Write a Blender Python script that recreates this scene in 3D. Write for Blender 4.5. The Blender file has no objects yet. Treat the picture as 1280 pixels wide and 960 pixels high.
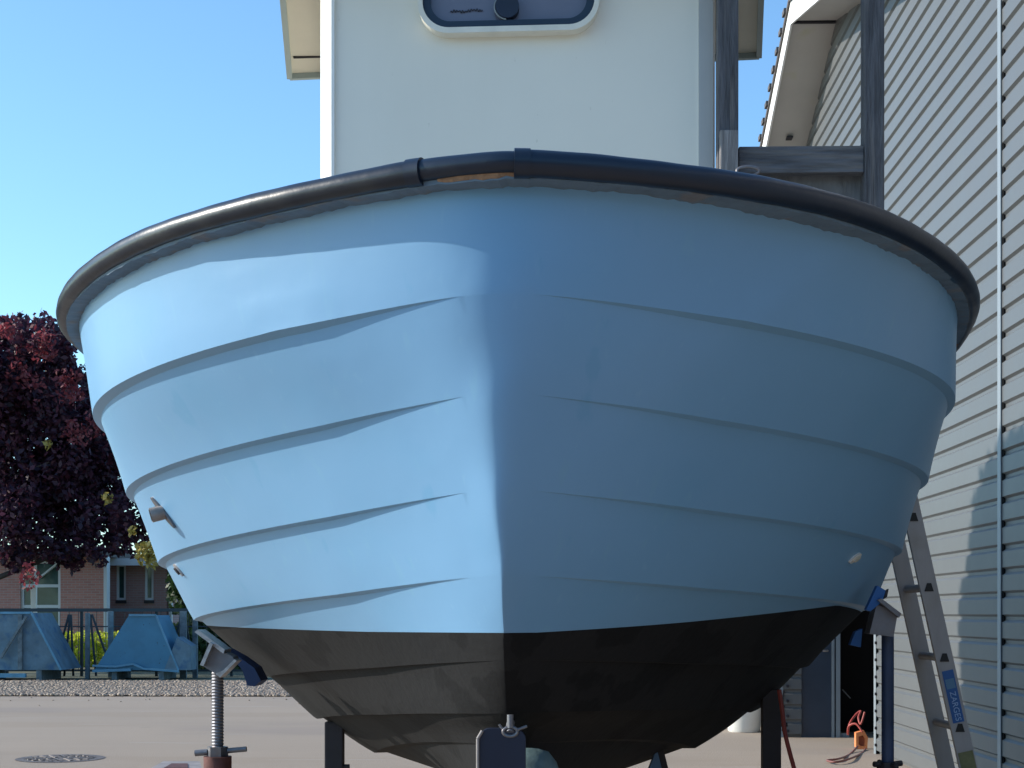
import bpy, bmesh, math, random
import numpy as np
from mathutils import Vector, Matrix
random.seed(7); rng = np.random.default_rng(7)
S = bpy.context.scene
R = math.radians
# ------------------------------------------------------------------ camera
F = 1900.0; YAW = math.atan(48/F); CAMZ = 1.5
cd = bpy.data.cameras.new('camera'); cam = bpy.data.objects.new('camera', cd); S.collection.objects.link(cam)
cd.sensor_width = 36; cd.lens = F/1280*36; cd.shift_y = 287/1280; cd.clip_end = 3000; cd.clip_start = .05
cam.location = (0, 0, CAMZ); cam.rotation_euler = (R(90), 0, YAW); S.camera = cam
# ------------------------------------------------------------------ light
SUN_EL, SUN_AZ = 26.5, 271.0          # azimuth clockwise from +Y
w = bpy.data.worlds.new('World'); S.world = w; w.use_nodes = True
nt = w.node_tree; bg = nt.nodes['Background']
sky = nt.nodes.new('ShaderNodeTexSky'); sky.sky_type = 'NISHITA'; sky.sun_disc = False
sky.sun_elevation = R(SUN_EL); sky.sun_rotation = R(SUN_AZ)
sky.air_density = 1.0; sky.dust_density = .5; sky.ozone_density = 1.0
tint = nt.nodes.new('ShaderNodeMix'); tint.data_type = 'RGBA'; tint.blend_type = 'MULTIPLY'; tint.inputs[0].default_value = 1
tint.inputs[7].default_value = (.74, 1.03, 1.22, 1)      # clear deep blue northern sky
nt.links.new(sky.outputs[0], tint.inputs[6]); nt.links.new(tint.outputs[2], bg.inputs[0]); bg.inputs[1].default_value = .15
sd = bpy.data.lights.new('sun', 'SUN'); sun = bpy.data.objects.new('sun', sd); S.collection.objects.link(sun)
sd.energy = 3.7; sd.angle = R(.5); sd.color = (1, .92, .81)
az = R(SUN_AZ); el = R(SUN_EL)
L = Vector((math.sin(az)*math.cos(el), math.cos(az)*math.cos(el), math.sin(el)))
sun.rotation_euler = L.to_track_quat('Z', 'Y').to_euler(); sun.location = (-10, 5, 20)
S.view_settings.view_transform = 'Standard'; S.view_settings.look = 'None'
S.view_settings.gamma = 1; S.view_settings.exposure = .6; S.view_settings.use_curve_mapping = False

# ------------------------------------------------------------------ materials
def mat(name, col, rough=.6, metal=0, var=.0, vscale=4, bump=0, bscale=20, col2=None, spec=None, stretch=None, thr=None, coat=0):
    m = bpy.data.materials.new(name); m.use_nodes = True; n = m.node_tree.nodes; l = m.node_tree.links
    b = n['Principled BSDF']; b.inputs['Roughness'].default_value = rough; b.inputs['Metallic'].default_value = metal
    b.inputs['Base Color'].default_value = (*col, 1)
    if spec is not None: b.inputs['Specular IOR Level'].default_value = spec
    if coat: b.inputs['Coat Weight'].default_value = coat; b.inputs['Coat Roughness'].default_value = .15
    tc = n.new('ShaderNodeTexCoord'); mp = n.new('ShaderNodeMapping'); l.new(tc.outputs['Object'], mp.inputs[0])
    if stretch: mp.inputs['Scale'].default_value = stretch
    if var or col2:
        t = n.new('ShaderNodeTexNoise'); t.inputs['Scale'].default_value = vscale; t.inputs['Detail'].default_value = 6
        t.inputs['Roughness'].default_value = .62
        l.new(mp.outputs[0], t.inputs['Vector'])
        r = n.new('ShaderNodeValToRGB'); l.new(t.outputs['Fac'], r.inputs[0])
        c2 = col2 or tuple(min(1, c*(1+var)) for c in col); c1 = col if col2 else tuple(c*(1-var) for c in col)
        lo, hi = thr or (.3, .7)
        r.color_ramp.elements[0].position = lo; r.color_ramp.elements[1].position = hi
        r.color_ramp.elements[0].color = (*c1, 1); r.color_ramp.elements[1].color = (*c2, 1)
        l.new(r.outputs[0], b.inputs['Base Color'])
        rr = n.new('ShaderNodeMapRange'); rr.inputs[3].default_value = rough*.85; rr.inputs[4].default_value = min(1, rough*1.15)
        l.new(t.outputs['Fac'], rr.inputs[0]); l.new(rr.outputs[0], b.inputs['Roughness'])
    if bump:
        t2 = n.new('ShaderNodeTexNoise'); t2.inputs['Scale'].default_value = bscale; t2.inputs['Detail'].default_value = 4
        l.new(mp.outputs[0], t2.inputs['Vector'])
        bp = n.new('ShaderNodeBump'); bp.inputs['Strength'].default_value = bump; bp.inputs['Distance'].default_value = .02
        l.new(t2.outputs['Fac'], bp.inputs['Height']); l.new(bp.outputs[0], b.inputs['Normal'])
    return m
def multi(m, layers):
    """extra noise layers multiplied/mixed over the base colour: (scale, lo, hi, colour, amount, stretch)"""
    n = m.node_tree.nodes; l = m.node_tree.links; b = n['Principled BSDF']
    tc = n.new('ShaderNodeTexCoord')
    for (sc, lo, hi, c, amt, st) in layers:
        mp = n.new('ShaderNodeMapping'); l.new(tc.outputs['Object'], mp.inputs[0]); mp.inputs['Scale'].default_value = st or (1, 1, 1)
        t = n.new('ShaderNodeTexNoise'); t.inputs['Scale'].default_value = sc; t.inputs['Detail'].default_value = 7; l.new(mp.outputs[0], t.inputs['Vector'])
        r = n.new('ShaderNodeMapRange'); r.inputs[1].default_value = lo; r.inputs[2].default_value = hi; r.inputs[4].default_value = amt
        l.new(t.outputs['Fac'], r.inputs[0])
        mx = n.new('ShaderNodeMix'); mx.data_type = 'RGBA'; mx.inputs[7].default_value = (*c, 1)
        l.new(r.outputs[0], mx.inputs[0])
        src = b.inputs['Base Color']
        if src.is_linked: l.new(src.links[0].from_socket, mx.inputs[6])
        else: mx.inputs[6].default_value = src.default_value
        l.new(mx.outputs[2], src)
    return m
M = {}
M['hull'] = multi(mat('hull_paint', (.188, .380, .595), .38, var=.03, vscale=1.5, bump=.12, bscale=5),
    [(30, .66, .74, (.23, .44, .62), .4, (1, 1, .25)), (2.2, .5, .8, (.15, .368, .58), .5, None), (18, .62, .72, (.20, .41, .59), .5, (1, 1, .12)), (6, .68, .72, (.13, .34, .55), .4, (1, 1, .5))])
M['bottom'] = multi(mat('antifouling', (.008, .0082, .0098), .8, spec=.3, bump=.12, bscale=30),
    [(1.4, .40, .6, (.0105, .0102, .0112), .9, (1, 1, 1.6)), (9, .5, .8, (.0125, .012, .0125), .5, None), (3.2, .54, .56, (.0035, .0035, .0045), .9, (1, 1, 1.3))])
M['rubber'] = multi(mat('rubber', (.008, .017, .035), .36, bump=.06, bscale=25), [(14, .6, .85, (.06, .065, .07), .4, (.4, 1, 1))])
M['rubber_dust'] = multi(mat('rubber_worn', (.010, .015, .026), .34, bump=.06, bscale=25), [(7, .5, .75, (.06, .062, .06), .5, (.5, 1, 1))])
M['rawwood'] = mat('raw_wood', (.26, .15, .085), .8, var=.4, vscale=30, bump=.5, bscale=40)
M['cream'] = multi(mat('cabin_paint', (.80, .76, .66), .35, var=.015, vscale=2, bump=.06, bscale=3), [(3, .5, .8, (.70, .66, .56), .35, (1, 1, .12)), (40, .70, .74, (.5, .45, .36), .3, (1, 1, .4))])
M['white'] = mat('white_paint', (.80, .79, .75), .4, var=.03)
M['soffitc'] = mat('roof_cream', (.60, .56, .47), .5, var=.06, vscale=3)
M['glass'] = mat('window_glass', (.15, .16, .22), .12, var=.1, vscale=3)
M['gasket'] = mat('gasket', (.012, .030, .06), .5)
M['wood'] = multi(mat('weathered_wood', (.085, .085, .095), .85, var=.45, vscale=6, bump=.6, bscale=12, stretch=(6, 6, .6)), [(5, .55, .75, (.19, .17, .16), .6, (8, 8, .5))])
M['woodh'] = multi(mat('weathered_wood_beam', (.10, .10, .11), .85, var=.45, vscale=6, bump=.6, bscale=12, stretch=(.6, 6, 6)), [(5, .5, .75, (.22, .2, .18), .6, (.6, 8, 8))])
M['deck'] = mat('deck_paint', (.45, .45, .42), .6, var=.1)
M['steel'] = multi(mat('galvanised', (.19, .19, .205), .45, .6, var=.15, vscale=8, bump=.1, bscale=30), [(12, .55, .7, (.20, .12, .08), .6, None)])
M['bright'] = mat('stainless', (.45, .44, .44), .42, .8, var=.3, vscale=40)
M['rust'] = mat('rusty_primer', (.10, .035, .028), .7, var=.4, vscale=15, bump=.2)
M['dark'] = mat('dark_steel', (.022, .020, .026), .6, var=.3, vscale=10, bump=.1)
M['bluesteel'] = mat('blue_steel', (.025, .045, .10), .5, var=.25, vscale=8, bump=.1)
M['navy'] = mat('navy_paint', (.008, .014, .035), .45, var=.2)
M['bluepad'] = mat('blue_pad', (.03, .13, .38), .7, var=.15)
M['navypad'] = mat('navy_pad', (.02, .05, .14), .7, var=.15)
M['teal'] = mat('teal_canvas', (.10, .16, .17), .6, var=.3, vscale=9, bump=.6, bscale=10)
M['alu'] = multi(mat('aluminium', (.40, .38, .37), .5, .35, var=.12, vscale=10, stretch=(1, 1, .2), bump=.1), [(8, .55, .8, (.30, .27, .22), .5, None)])
M['moss'] = mat('mossy_alu', (.22, .21, .10), .8, var=.3, vscale=20)
M['label'] = mat('blue_label', (.02, .12, .36), .4, var=.1)
M['labeltxt'] = mat('label_white', (.35, .52, .75), .5)
M['rubberfoot'] = mat('black_plastic', (.01, .01, .01), .5)
M['siding'] = multi(mat('siding', (.120, .125, .128), .45, var=.02, vscale=3, bump=.04, bscale=4),
    [(1.2, .45, .8, (.108, .112, .112), .5, (1, .15, 1)), (60, .74, .76, (.2, .14, .10), .6, None), (3, .55, .8, (.125, .137, .138), .5, (1, 1, .2))])
M['trim'] = mat('flashing', (.24, .27, .29), .45, var=.05)
M['fascia'] = mat('fascia_white', (.82, .81, .78), .5, var=.03)
M['soffit'] = multi(mat('soffit', (.50, .48, .45), .6, var=.06, vscale=1.5), [(3, .6, .8, (.42, .41, .22), .5, None)])
M['roof'] = mat('roof_tile', (.10, .09, .09), .8, var=.2, bump=.3)
M['door'] = mat('door_paint', (.035, .05, .075), .4, var=.12, vscale=3)
M['black'] = mat('dark_interior', (.006, .006, .007), .9)
M['plastic'] = mat('white_plastic', (.75, .74, .70), .4, var=.06)
M['red'] = mat('red_rubber', (.30, .05, .04), .5, var=.3)
M['orange'] = mat('orange_plastic', (.85, .28, .10), .45, var=.2)
M['lid'] = mat('grey_lid', (.28, .25, .24), .7, var=.25, vscale=8)
M['iron'] = mat('cast_iron', (.12, .105, .10), .7, var=.35, vscale=14, bump=.4, bscale=40)
M['fence'] = mat('fence_paint', (.02, .035, .045), .6)
M['post'] = mat('timber_grey', (.12, .16, .18), .8, var=.4, vscale=8, bump=.3)
M['skip'] = multi(mat('skip_blue', (.045, .18, .29), .55, var=.15, vscale=2, bump=.15, bscale=8), [(12, .68, .72, (.03, .04, .06), .9, None)])
M['skipold'] = multi(mat('skip_faded', (.10, .17, .22), .7, var=.3, vscale=3, bump=.25, bscale=8), [(4, .55, .7, (.02, .09, .2), .8, None)])
M['skiprim'] = mat('skip_rim', (.10, .26, .38), .5, var=.2)
M['housewhite'] = mat('house_white', (.62, .66, .68), .5)
M['houseglass'] = mat('house_glass', (.03, .08, .08), .08, var=.3, vscale=2)
M['bark'] = mat('bark', (.06, .045, .04), .9, var=.4, vscale=10, bump=.6)

def brick(name, c1, c2, mortar):
    m = mat(name, c1, .85); n = m.node_tree.nodes; l = m.node_tree.links; b = n['Principled BSDF']
    tc = n.new('ShaderNodeTexCoord'); mp = n.new('ShaderNodeMapping'); mp.inputs['Rotation'].default_value = (R(90), 0, 0)
    l.new(tc.outputs['Object'], mp.inputs[0])
    t = n.new('ShaderNodeTexBrick'); t.inputs['Scale'].default_value = 1; t.inputs['Brick Width'].default_value = .24; t.inputs['Row Height'].default_value = .075
    t.inputs['Mortar Size'].default_value = .008
    t.inputs['Color1'].default_value = (*c1, 1); t.inputs['Color2'].default_value = (*c2, 1); t.inputs['Mortar'].default_value = (*mortar, 1)
    l.new(mp.outputs[0], t.inputs['Vector']); l.new(t.outputs['Color'], b.inputs['Base Color'])
    return m
M['brick'] = brick('brick_red', (.50, .23, .19), (.42, .19, .16), (.42, .34, .31))
M['brickd'] = brick('brick_brown', (.36, .20, .19), (.30, .17, .16), (.32, .27, .26))

def leafmat(name, c1, c2, trans=.35):
    m = bpy.data.materials.new(name); m.use_nodes = True; n = m.node_tree.nodes; l = m.node_tree.links
    b = n['Principled BSDF']; b.inputs['Roughness'].default_value = .55
    g = n.new('ShaderNodeNewGeometry'); r = n.new('ShaderNodeValToRGB'); l.new(g.outputs['Random Per Island'], r.inputs[0])
    r.color_ramp.elements[0].color = (*c1, 1); r.color_ramp.elements[1].color = (*c2, 1)
    l.new(r.outputs[0], b.inputs['Base Color'])
    tr = n.new('ShaderNodeBsdfTranslucent'); l.new(r.outputs[0], tr.inputs[0])
    mx = n.new('ShaderNodeMixShader'); mx.inputs[0].default_value = trans
    l.new(b.outputs[0], mx.inputs[1]); l.new(tr.outputs[0], mx.inputs[2]); l.new(mx.outputs[0], n['Material Output'].inputs[0])
    return m
M['plum'] = leafmat('plum_leaf', (.024, .014, .034), (.10, .024, .042), .35)
M['redleaf'] = leafmat('sunlit_red_leaf', (.12, .018, .028), (.28, .06, .07), .45)  # brighter red leaf; sun highlights on the plum crown put into its colour
M['yellowleaf'] = leafmat('yellow_leaf', (.35, .28, .06), (.5, .4, .12), .5)
M['green'] = leafmat('hedge_leaf', (.40, .50, .04), (.70, .72, .08), .55)
M['darkgreen2'] = leafmat('clipped_leaf', (.02, .05, .015), (.05, .09, .03), 0)
M['darkgreen'] = leafmat('dark_leaf', (.02, .05, .015), (.05, .09, .03), .3)

# ------------------------------------------------------------------ object helpers
def link(o, parent=None):
    S.collection.objects.link(o)
    if parent is not None:
        o.parent = parent; o.matrix_parent_inverse = Matrix.Translation(-parent.location) if False else Matrix()
        o.location = o.location - parent.location
    return o
def tag(o, label=None, cat=None, group=None, kind=None):
    if label: o['label'] = label
    if cat: o['category'] = cat
    if group: o['group'] = group
    if kind: o['kind'] = kind
    return o
def thing(name, loc, label, cat, group=None):
    o = bpy.data.objects.new(name, None); S.collection.objects.link(o); o.location = loc; o.empty_display_size = .1
    return tag(o, label, cat, group)
class MB:
    """collects shapes given in world coordinates; build() makes ONE mesh object"""
    def __init__(s): s.v = []; s.f = []; s.sm = []
    def add(s, v, f, smooth=False):
        o = len(s.v); s.v += [tuple(p) for p in v]; s.f += [tuple(i+o for i in q) for q in f]; s.sm += [smooth]*len(f); return s
    def box(s, a, b, bev=0):
        (x0, y0, z0), (x1, y1, z1) = [min(p, q) for p, q in zip(a, b)], [max(p, q) for p, q in zip(a, b)]
        if bev:
            bm = bmesh.new(); bmesh.ops.create_cube(bm, size=1)
            for q in bm.verts: q.co = Vector(((x0+x1)/2+q.co.x*(x1-x0), (y0+y1)/2+q.co.y*(y1-y0), (z0+z1)/2+q.co.z*(z1-z0)))
            bmesh.ops.bevel(bm, geom=list(bm.edges), offset=bev, segments=2, affect='EDGES', profile=.7)
            bm.verts.index_update(); s.add([q.co[:] for q in bm.verts], [[q.index for q in f.verts] for f in bm.faces]); bm.free(); return s
        return s.add([(x0,y0,z0),(x1,y0,z0),(x1,y1,z0),(x0,y1,z0),(x0,y0,z1),(x1,y0,z1),(x1,y1,z1),(x0,y1,z1)],
                     [(0,3,2,1),(4,5,6,7),(0,1,5,4),(1,2,6,5),(2,3,7,6),(3,0,4,7)])
    def beam(s, a, b, wx, wy, up=(0, 0, 1), bev=0):
        a = Vector(a); b = Vector(b); d = (b-a).normalized(); u = Vector(up)
        if abs(d.dot(u)) > .98: u = Vector((0, 1, 0))
        x = d.cross(u).normalized(); y = x.cross(d).normalized()
        v = []
        for p in (a, b):
            for sx, sy in ((-1,-1),(1,-1),(1,1),(-1,1)): v.append(p+x*sx*wx/2+y*sy*wy/2)
        return s.add(v, [(3,2,1,0),(4,5,6,7),(0,1,5,4),(1,2,6,5),(2,3,7,6),(3,0,4,7)])
    def tube(s, pts, r, n=12, caps=True, smooth=True):
        pts = [Vector(p) for p in pts]; N = len(pts); rs = r if hasattr(r, '__len__') else [r]*N
        v = []; f = []; ref = None
        for i, p in enumerate(pts):
            d = (pts[min(i+1, N-1)]-pts[max(i-1, 0)]).normalized()
            if ref is None: ref = Vector((0, 0, 1)) if abs(d.z) < .9 else Vector((0, 1, 0))
            x = d.cross(ref).normalized(); y = x.cross(d).normalized(); ref = y
            for k in range(n):
                a = 2*math.pi*k/n; v.append(p+(x*math.cos(a)+y*math.sin(a))*rs[i])
        for i in range(N-1):
            for k in range(n): f.append((i*n+k, i*n+(k+1)%n, (i+1)*n+(k+1)%n, (i+1)*n+k))
        s.add(v, f, smooth)
        if caps: s.add([v[k] for k in range(n)], [tuple(range(n))][::1]); s.add([v[(N-1)*n+k] for k in range(n)], [tuple(reversed(range(n)))])
        return s
    def prism(s, poly, d):
        d = Vector(d); n = len(poly); P = [Vector(p) for p in poly]; Q = [p+d for p in P]
        return s.add(P+Q, [tuple(range(n))[::-1], tuple(range(n, 2*n))]+[(i, (i+1) % n, n+(i+1) % n, n+i) for i in range(n)])
    def build(s, name, m, parent=None, label=None, recalc=True):
        me = bpy.data.meshes.new(name); org = Vector(parent.matrix_world.translation) if False else None
        me.from_pydata(s.v, [], s.f)
        me.polygons.foreach_set('use_smooth', s.sm)
        if recalc:
            bm = bmesh.new(); bm.from_mesh(me); bmesh.ops.recalc_face_normals(bm, faces=bm.faces); bm.to_mesh(me); bm.free()
        me.materials.append(m if not isinstance(m, str) else M[m]); me.update()
        o = bpy.data.objects.new(name, me)
        S.collection.objects.link(o)
        if parent is not None:
            o.parent = parent
            p = parent; off = Vector((0, 0, 0))
            while p is not None: off += p.location; p = p.parent
            o.location = -off
        if label: o['label'] = label
        return o
def grid_mesh(rows, name, m, parent=None, flip=False):
    """rows: array (nr, nc, 3)"""
    nr, nc = rows.shape[:2]; v = rows.reshape(-1, 3).tolist()
    f = [(i*nc+j, i*nc+j+1, (i+1)*nc+j+1, (i+1)*nc+j) for i in range(nr-1) for j in range(nc-1)]
    mb = MB(); mb.add(v, f, True); return mb
# ------------------------------------------------------------------ ground
def sheet(name, x0, y0, x1, y1, z, m, bumpy=0):
    mb = MB(); mb.add([(x0,y0,z),(x1,y0,z),(x1,y1,z),(x0,y1,z)], [(0,1,2,3)])
    return tag(mb.build(name, m), kind='structure')
M['ground'] = mat('far_ground', (.10, .10, .06), .95, var=.3, vscale=.5, bump=.3)
M['asphalt'] = multi(mat('yard_asphalt', (.325, .260, .200), .9, var=.06, vscale=.35, bump=.35, bscale=60),
    [(1.6, .45, .7, (.355, .28, .215), .5, (.12, 1, 1)), (150, .4, .7, (.27, .21, .155), .6, None), (.6, .55, .62, (.29, .225, .165), .6, (.3, 1, 1)), (3, .66, .7, (.36, .32, .28), .5, (.1, 1, 1)), (.35, .56, .66, (.24, .195, .165), .5, (.5, 1, 1)), (5, .70, .74, (.20, .165, .14), .6, (.4, 1, 1))])
M['soil'] = mat('dark_verge', (.07, .08, .05), .95, var=.4, vscale=3, bump=.5)  # dark earthy green base colour, mottled at random
sheet('ground', -400, -60, 400, 900, -.012, M['ground'])
sheet('yard', -60, -20, 60, 27.4, 0, M['asphalt'])
sheet('verge', -60, 33.0, 30, 37.5, .004, M['soil'])
# gravel strip: bed + real pebbles
gb = sheet('gravel_bed', -60, 27.4, 30, 33.0, -.004, mat('gravel_bed', (.26, .21, .18), .95, var=.4, vscale=30, bump=.6, bscale=50))
def pebbles():
    n = 48000; ico = bmesh.new(); bmesh.ops.create_icosphere(ico, subdivisions=1, radius=1)
    ico.verts.index_update(); bv = np.array([v.co[:] for v in ico.verts]); bf = np.array([[v.index for v in f.verts] for f in ico.faces]); ico.free()
    xs = rng.uniform(-14.5, -2, n); ys = rng.uniform(27.3, 33.1, n); r = rng.uniform(.016, .042, n)
    ang = rng.uniform(0, 6.28, n); c, s_ = np.cos(ang), np.sin(ang)
    sc = np.stack([r*rng.uniform(.8, 1.4, n), r, r*rng.uniform(.5, .8, n)], 1)
    v = bv[None]*sc[:, None]; x = v[..., 0]*c[:, None]-v[..., 1]*s_[:, None]; y = v[..., 0]*s_[:, None]+v[..., 1]*c[:, None]
    V = np.stack([x+xs[:, None], y+ys[:, None], v[..., 2]+(r*.3)[:, None]+rng.uniform(0, .02, n)[:, None]], -1).reshape(-1, 3)
    Fc = (bf[None]+np.arange(n)[:, None, None]*len(bv)).reshape(-1, 3)
    me = bpy.data.meshes.new('gravel'); me.vertices.add(len(V)); me.vertices.foreach_set('co', V.ravel())
    me.loops.add(Fc.size); me.loops.foreach_set('vertex_index', Fc.ravel().astype(np.int32))
    me.polygons.add(len(Fc)); me.polygons.foreach_set('loop_start', np.arange(0, Fc.size, 3, dtype=np.int32)); me.update(); me.validate()
    m = leafmat('pebble', (.175, .125, .088), (.40, .315, .23), 0); me.materials.append(m)
    o = bpy.data.objects.new('gravel', me); S.collection.objects.link(o)
    tag(o, 'strip of pale pink and grey pebbles beyond the yard', 'gravel', kind='stuff')
pebbles()
mb = MB()
for k in range(70):
    y_ = 27.3-abs(random.gauss(0, 1.1)); x_ = random.uniform(-14, -2); r_ = random.uniform(.008, .02)
    mb.prism([(x_+r_*math.cos(a)*random.uniform(.7, 1.1), y_+r_*math.sin(a), 0.001) for a in (0, 1.1, 2.2, 3.2, 4.3, 5.3)], (0, 0, r_*.8))
tag(mb.build('stray_pebbles', bpy.data.materials['pebble']), 'stray pebbles scattered on the yard in front of the gravel strip', 'pebbles', kind='stuff')
# manhole cover: ring, disc with raised slots
t = thing('manhole_cover', (-8.2+3.23, 15.7, 0), 'round cast iron manhole cover set in the yard surface', 'manhole cover')
cx, cy = (71-688)/F*15.6, 15.6
def ring(r0, r1, z, n=48): 
    mb = MB(); v = [(cx+r*math.cos(2*math.pi*k/n), cy+r*math.sin(2*math.pi*k/n), z) for r in (r0, r1) for k in range(n)]
    mb.add(v, [(k, (k+1) % n, n+(k+1) % n, n+k) for k in range(n)]); return mb
t.location = (cx, cy, 0)
bpy.context.view_layer.update()
ring(.36, .45, .004).build('rim', M['iron'], t)
mb = MB(); n = 48; mb.add([(cx+.36*math.cos(2*math.pi*k/n), cy+.36*math.sin(2*math.pi*k/n), .003) for k in range(n)], [tuple(range(n))]); mb.build('disc', mat('iron_dark', (.10, .085, .078), .8, var=.2), t)
mb = None
for rr, cnt in ((.31, 20), (.22, 14), (.12, 8)):
    for k in range(cnt):
        a = 2*math.pi*k/cnt; c, s_ = math.cos(a), math.sin(a)
        M['iw'] = M.get('iw') or mat('iron_worn', (.26, .22, .2), .6)
        MB().beam((cx+c*(rr-.03), cy+s_*(rr-.03), .008), (cx+c*(rr+.03), cy+s_*(rr+.03), .008), .03, .01).build('raised_stud', M['iw'], t)

# ------------------------------------------------------------------ BOAT
LV0 = [(4.0104,2.69,1.6553,1.9881,2.5,1.34,-.086,-.0032),(4.0777,2.3688,1.6498,2.1361,2.2856,1.1861,-.0637,.0014),(4.1524,2.1087,1.6327,2.3431,2.0079,1.06,-.0549,.0024),
 (4.2475,1.8512,1.6115,2.6137,1.8317,1.04,-.0485,.0008),(4.3548,1.6116,1.5779,2.9631,1.6697,1.0675,-.0378,-.0012),(4.5138,1.3606,1.4163,3.5754,1.5196,1.16,-.033,-.0054),
 (4.6519,1.1937,1.2387,3.9137,1.4339,1.2733,-.0343,-.0115),(4.8123,1.085,.99,4.2,1.3444,1.34,-.0407,-.0198),(4.95,.60,.035,.4,2,2,.0,0)]
LV = {'L': LV0, 'R': LV0}
RAILP = {'L': (4.0,2.685,1.7307,1.9236,1.9987,1.4028,-.0626,-.004), 'R': (4.0,2.685,1.6743,2.238,2.3838,1.6919,-.0426,-.0093)}
NT = 150; TT = 6.5*np.linspace(0, 1, NT)**2
def level(P, sgn, dw=0, dy=0, dz=0, heel=True):
    Ys, Zs, W, Ln, p, q, a, b = P
    Ys += dy; u = np.clip(1-TT/Ln, 0, 1); h = W*(1-u**p)**(1/q)
    h = h*(1-.16*np.clip((TT-3.6)/2.9, 0, 1)**2)
    if dw: h = np.maximum(h-dw*np.clip(h/.9, 0, 1)**2, 0)
    te = np.where(TT < 2.5, TT, 2.5+(TT-2.5)*.25)
    Z = Zs+dz+a*te+b*te*te
    if not heel:
        Y = Ys+TT; return np.stack([-.11+.009*(Y-4.1)+h*sgn, Y, Z], 1)
    h = h*sgn; Y = Ys+TT-h*.0059; c, s_ = math.cos(.0168), math.sin(.0168)     # the boat leans a degree to port
    return np.stack([-.108+.0059*(Y-4.1)+h*c-(Z-1.5)*s_, Y, 1.5+h*s_+(Z-1.5)*c], 1)
def spline(P, v):          # Catmull-Rom through level curves at v (array per column)
    n = len(P); k = np.clip(np.floor(v).astype(int), 0, n-2); f = (v-k)[:, None]; c = np.arange(P.shape[1])
    p1 = P[k, c]; p2 = P[k+1, c]
    p0 = np.where((k > 0)[:, None], P[np.maximum(k-1, 0), c], 2*p1-p2); p3 = np.where((k < n-2)[:, None], P[np.minimum(k+2, n-1), c], 2*p2-p1)
    # keep the lowest panels flat, the upper ones softly curved
    cv = p1+.5*f*(p2-p0)+f*f*(p0-2.5*p1+2*p2-.5*p3)+f**3*(-.5*p0+1.5*p1-1.5*p2+.5*p3)
    return cv*.45+(p1+f*(p2-p0*0-p1))*.55
ST = .08; D0 = .021
def hull_half(sgn):
    lv = LV['L' if sgn < 0 else 'R']
    P = np.array([level(p, sgn, dw=-.012 if i == 0 else 0, dy=.035 if i == 0 else 0) for i, p in enumerate(lv)])
    P[:, :, 0] = P[:, :, 0]
    P[0] = level(RAILP['L' if sgn < 0 else 'R'], sgn, dw=.03, dy=.035, heel=False)
    # paint line between levels 4 and 5
    zl = lambda Y: 1.446+(0 if sgn < 0 else .05)*np.clip(Y-4.45, 0, 2.6)
    z4, z5 = P[4, :, 2], P[5, :, 2]
    fw = np.clip((z4-zl(P[4, :, 1]))/(z4-z5), .10, .93)
    rows = []; names = []
    for k in range(8):
        st = ST if k > 0 else 0
        fs = [0] if k == 0 else [0, st*.85]
        base = list(np.linspace(st, 1, 9)[1:] if k > 0 else np.linspace(0, 1, 11)[1:])
        if k == 0: seq = [0]+base
        else: seq = [0, st]+base
        for i, f in enumerate(seq):
            fr = np.full(NT, f)
            if k == 4 and f > st:     # warp so that the row of the paint line exists: 4 rows above, rest below
                ii = i-2; nb = 8
                if ii < 4: fr = st+(fw-st)*(ii+1)/4
                else: fr = fw+(1-fw)*(ii-3)/(nb-4)
            if k > 0 and f == 0: continue
            v = k+fr
            if k == 0: off = f**2*(1 if f > .5 else 1)
            else:
                g = (fr-st)/(1-st); off = np.where(fr <= st, 0, np.clip(g, 0, 1)**1.3)
            if k == 7: off = 0*fr
            rows.append((v, np.asarray(off)*np.ones(NT), k, f))
            # the lap step begins at the next v: same position, recessed row is 'st' of the next k
    pts = []
    for v, off, k, f in rows: pts.append(spline(P, v))
    pts = np.array(pts)
    iw = [i for i, r in enumerate(rows) if r[2] == 4][4]   # after step row + 4 rows -> paint line
    sharp = [i for i, r in enumerate(rows) if r[2] < 7 and r[3] == 1] + [i for i, r in enumerate(rows) if 0 < r[2] < 8 and r[3] == ST]
    return pts, iw, sharp, rows
boat = thing('fishing_boat', (-.1, 6, 0), 'light blue fishing boat with black bottom and black rubber rail standing ashore on props', 'boat')
bpy.context.view_layer.update()
hl, iw, sharp_rows, ROWS = hull_half(-1); hr, _, _, ROWSR = hull_half(1)
def join_halves(a, b):      # columns: port aft ... stem ... starboard aft
    mid = (a[:, :1]+b[:, :1])/2
    return np.concatenate([a[:, :0:-1], mid, b[:, 1:]], axis=1)
H = join_halves(hl, hr)
# round the stem a little above the waterline: smooth columns near the stem
c0 = NT-1
for it in range(300):
    for i in range(iw+1):
        u_ = i/(iw+1); amt = max(0, min(1, (1.0-u_)*2.6)); wd = int(42-28*u_)
        if it > 8+292*max(0, 1-u_*1.1)**.7: continue
        seg = H[i].copy(); k = slice(c0-wd, c0+wd+1)
        H[i, k] = seg[k]*(1-.5*amt)+.25*amt*(seg[c0-wd-1:c0+wd]+seg[c0-wd+1:c0+wd+2])
for i in range(iw+1):      # hand-faired stem: slight wobble
    zz = H[i, c0, 2]; wob = .0018*math.sin(zz*9+.5)+.0014*math.sin(zz*23+1)
    for j in range(c0-26, c0+27): H[i, j, 1] += wob*math.exp(-((j-c0+5)/9)**2)
    for j in range(c0-26, c0+27): H[i, j, 0] += 1.2*wob*math.exp(-((j-c0)/9)**2)
def flip_build(rows, name, m, parent):
    mb = grid_mesh(rows, name, m); o = mb.build(name, m, parent, recalc=False)
    return o
for i in range(H.shape[0]):      # the stem stands slightly to port
    sh = .014+.020*min(1, i/iw); H[i, :, 0] -= sh*np.exp(-((H[i, :, 0]+.11)/.30)**2)
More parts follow.
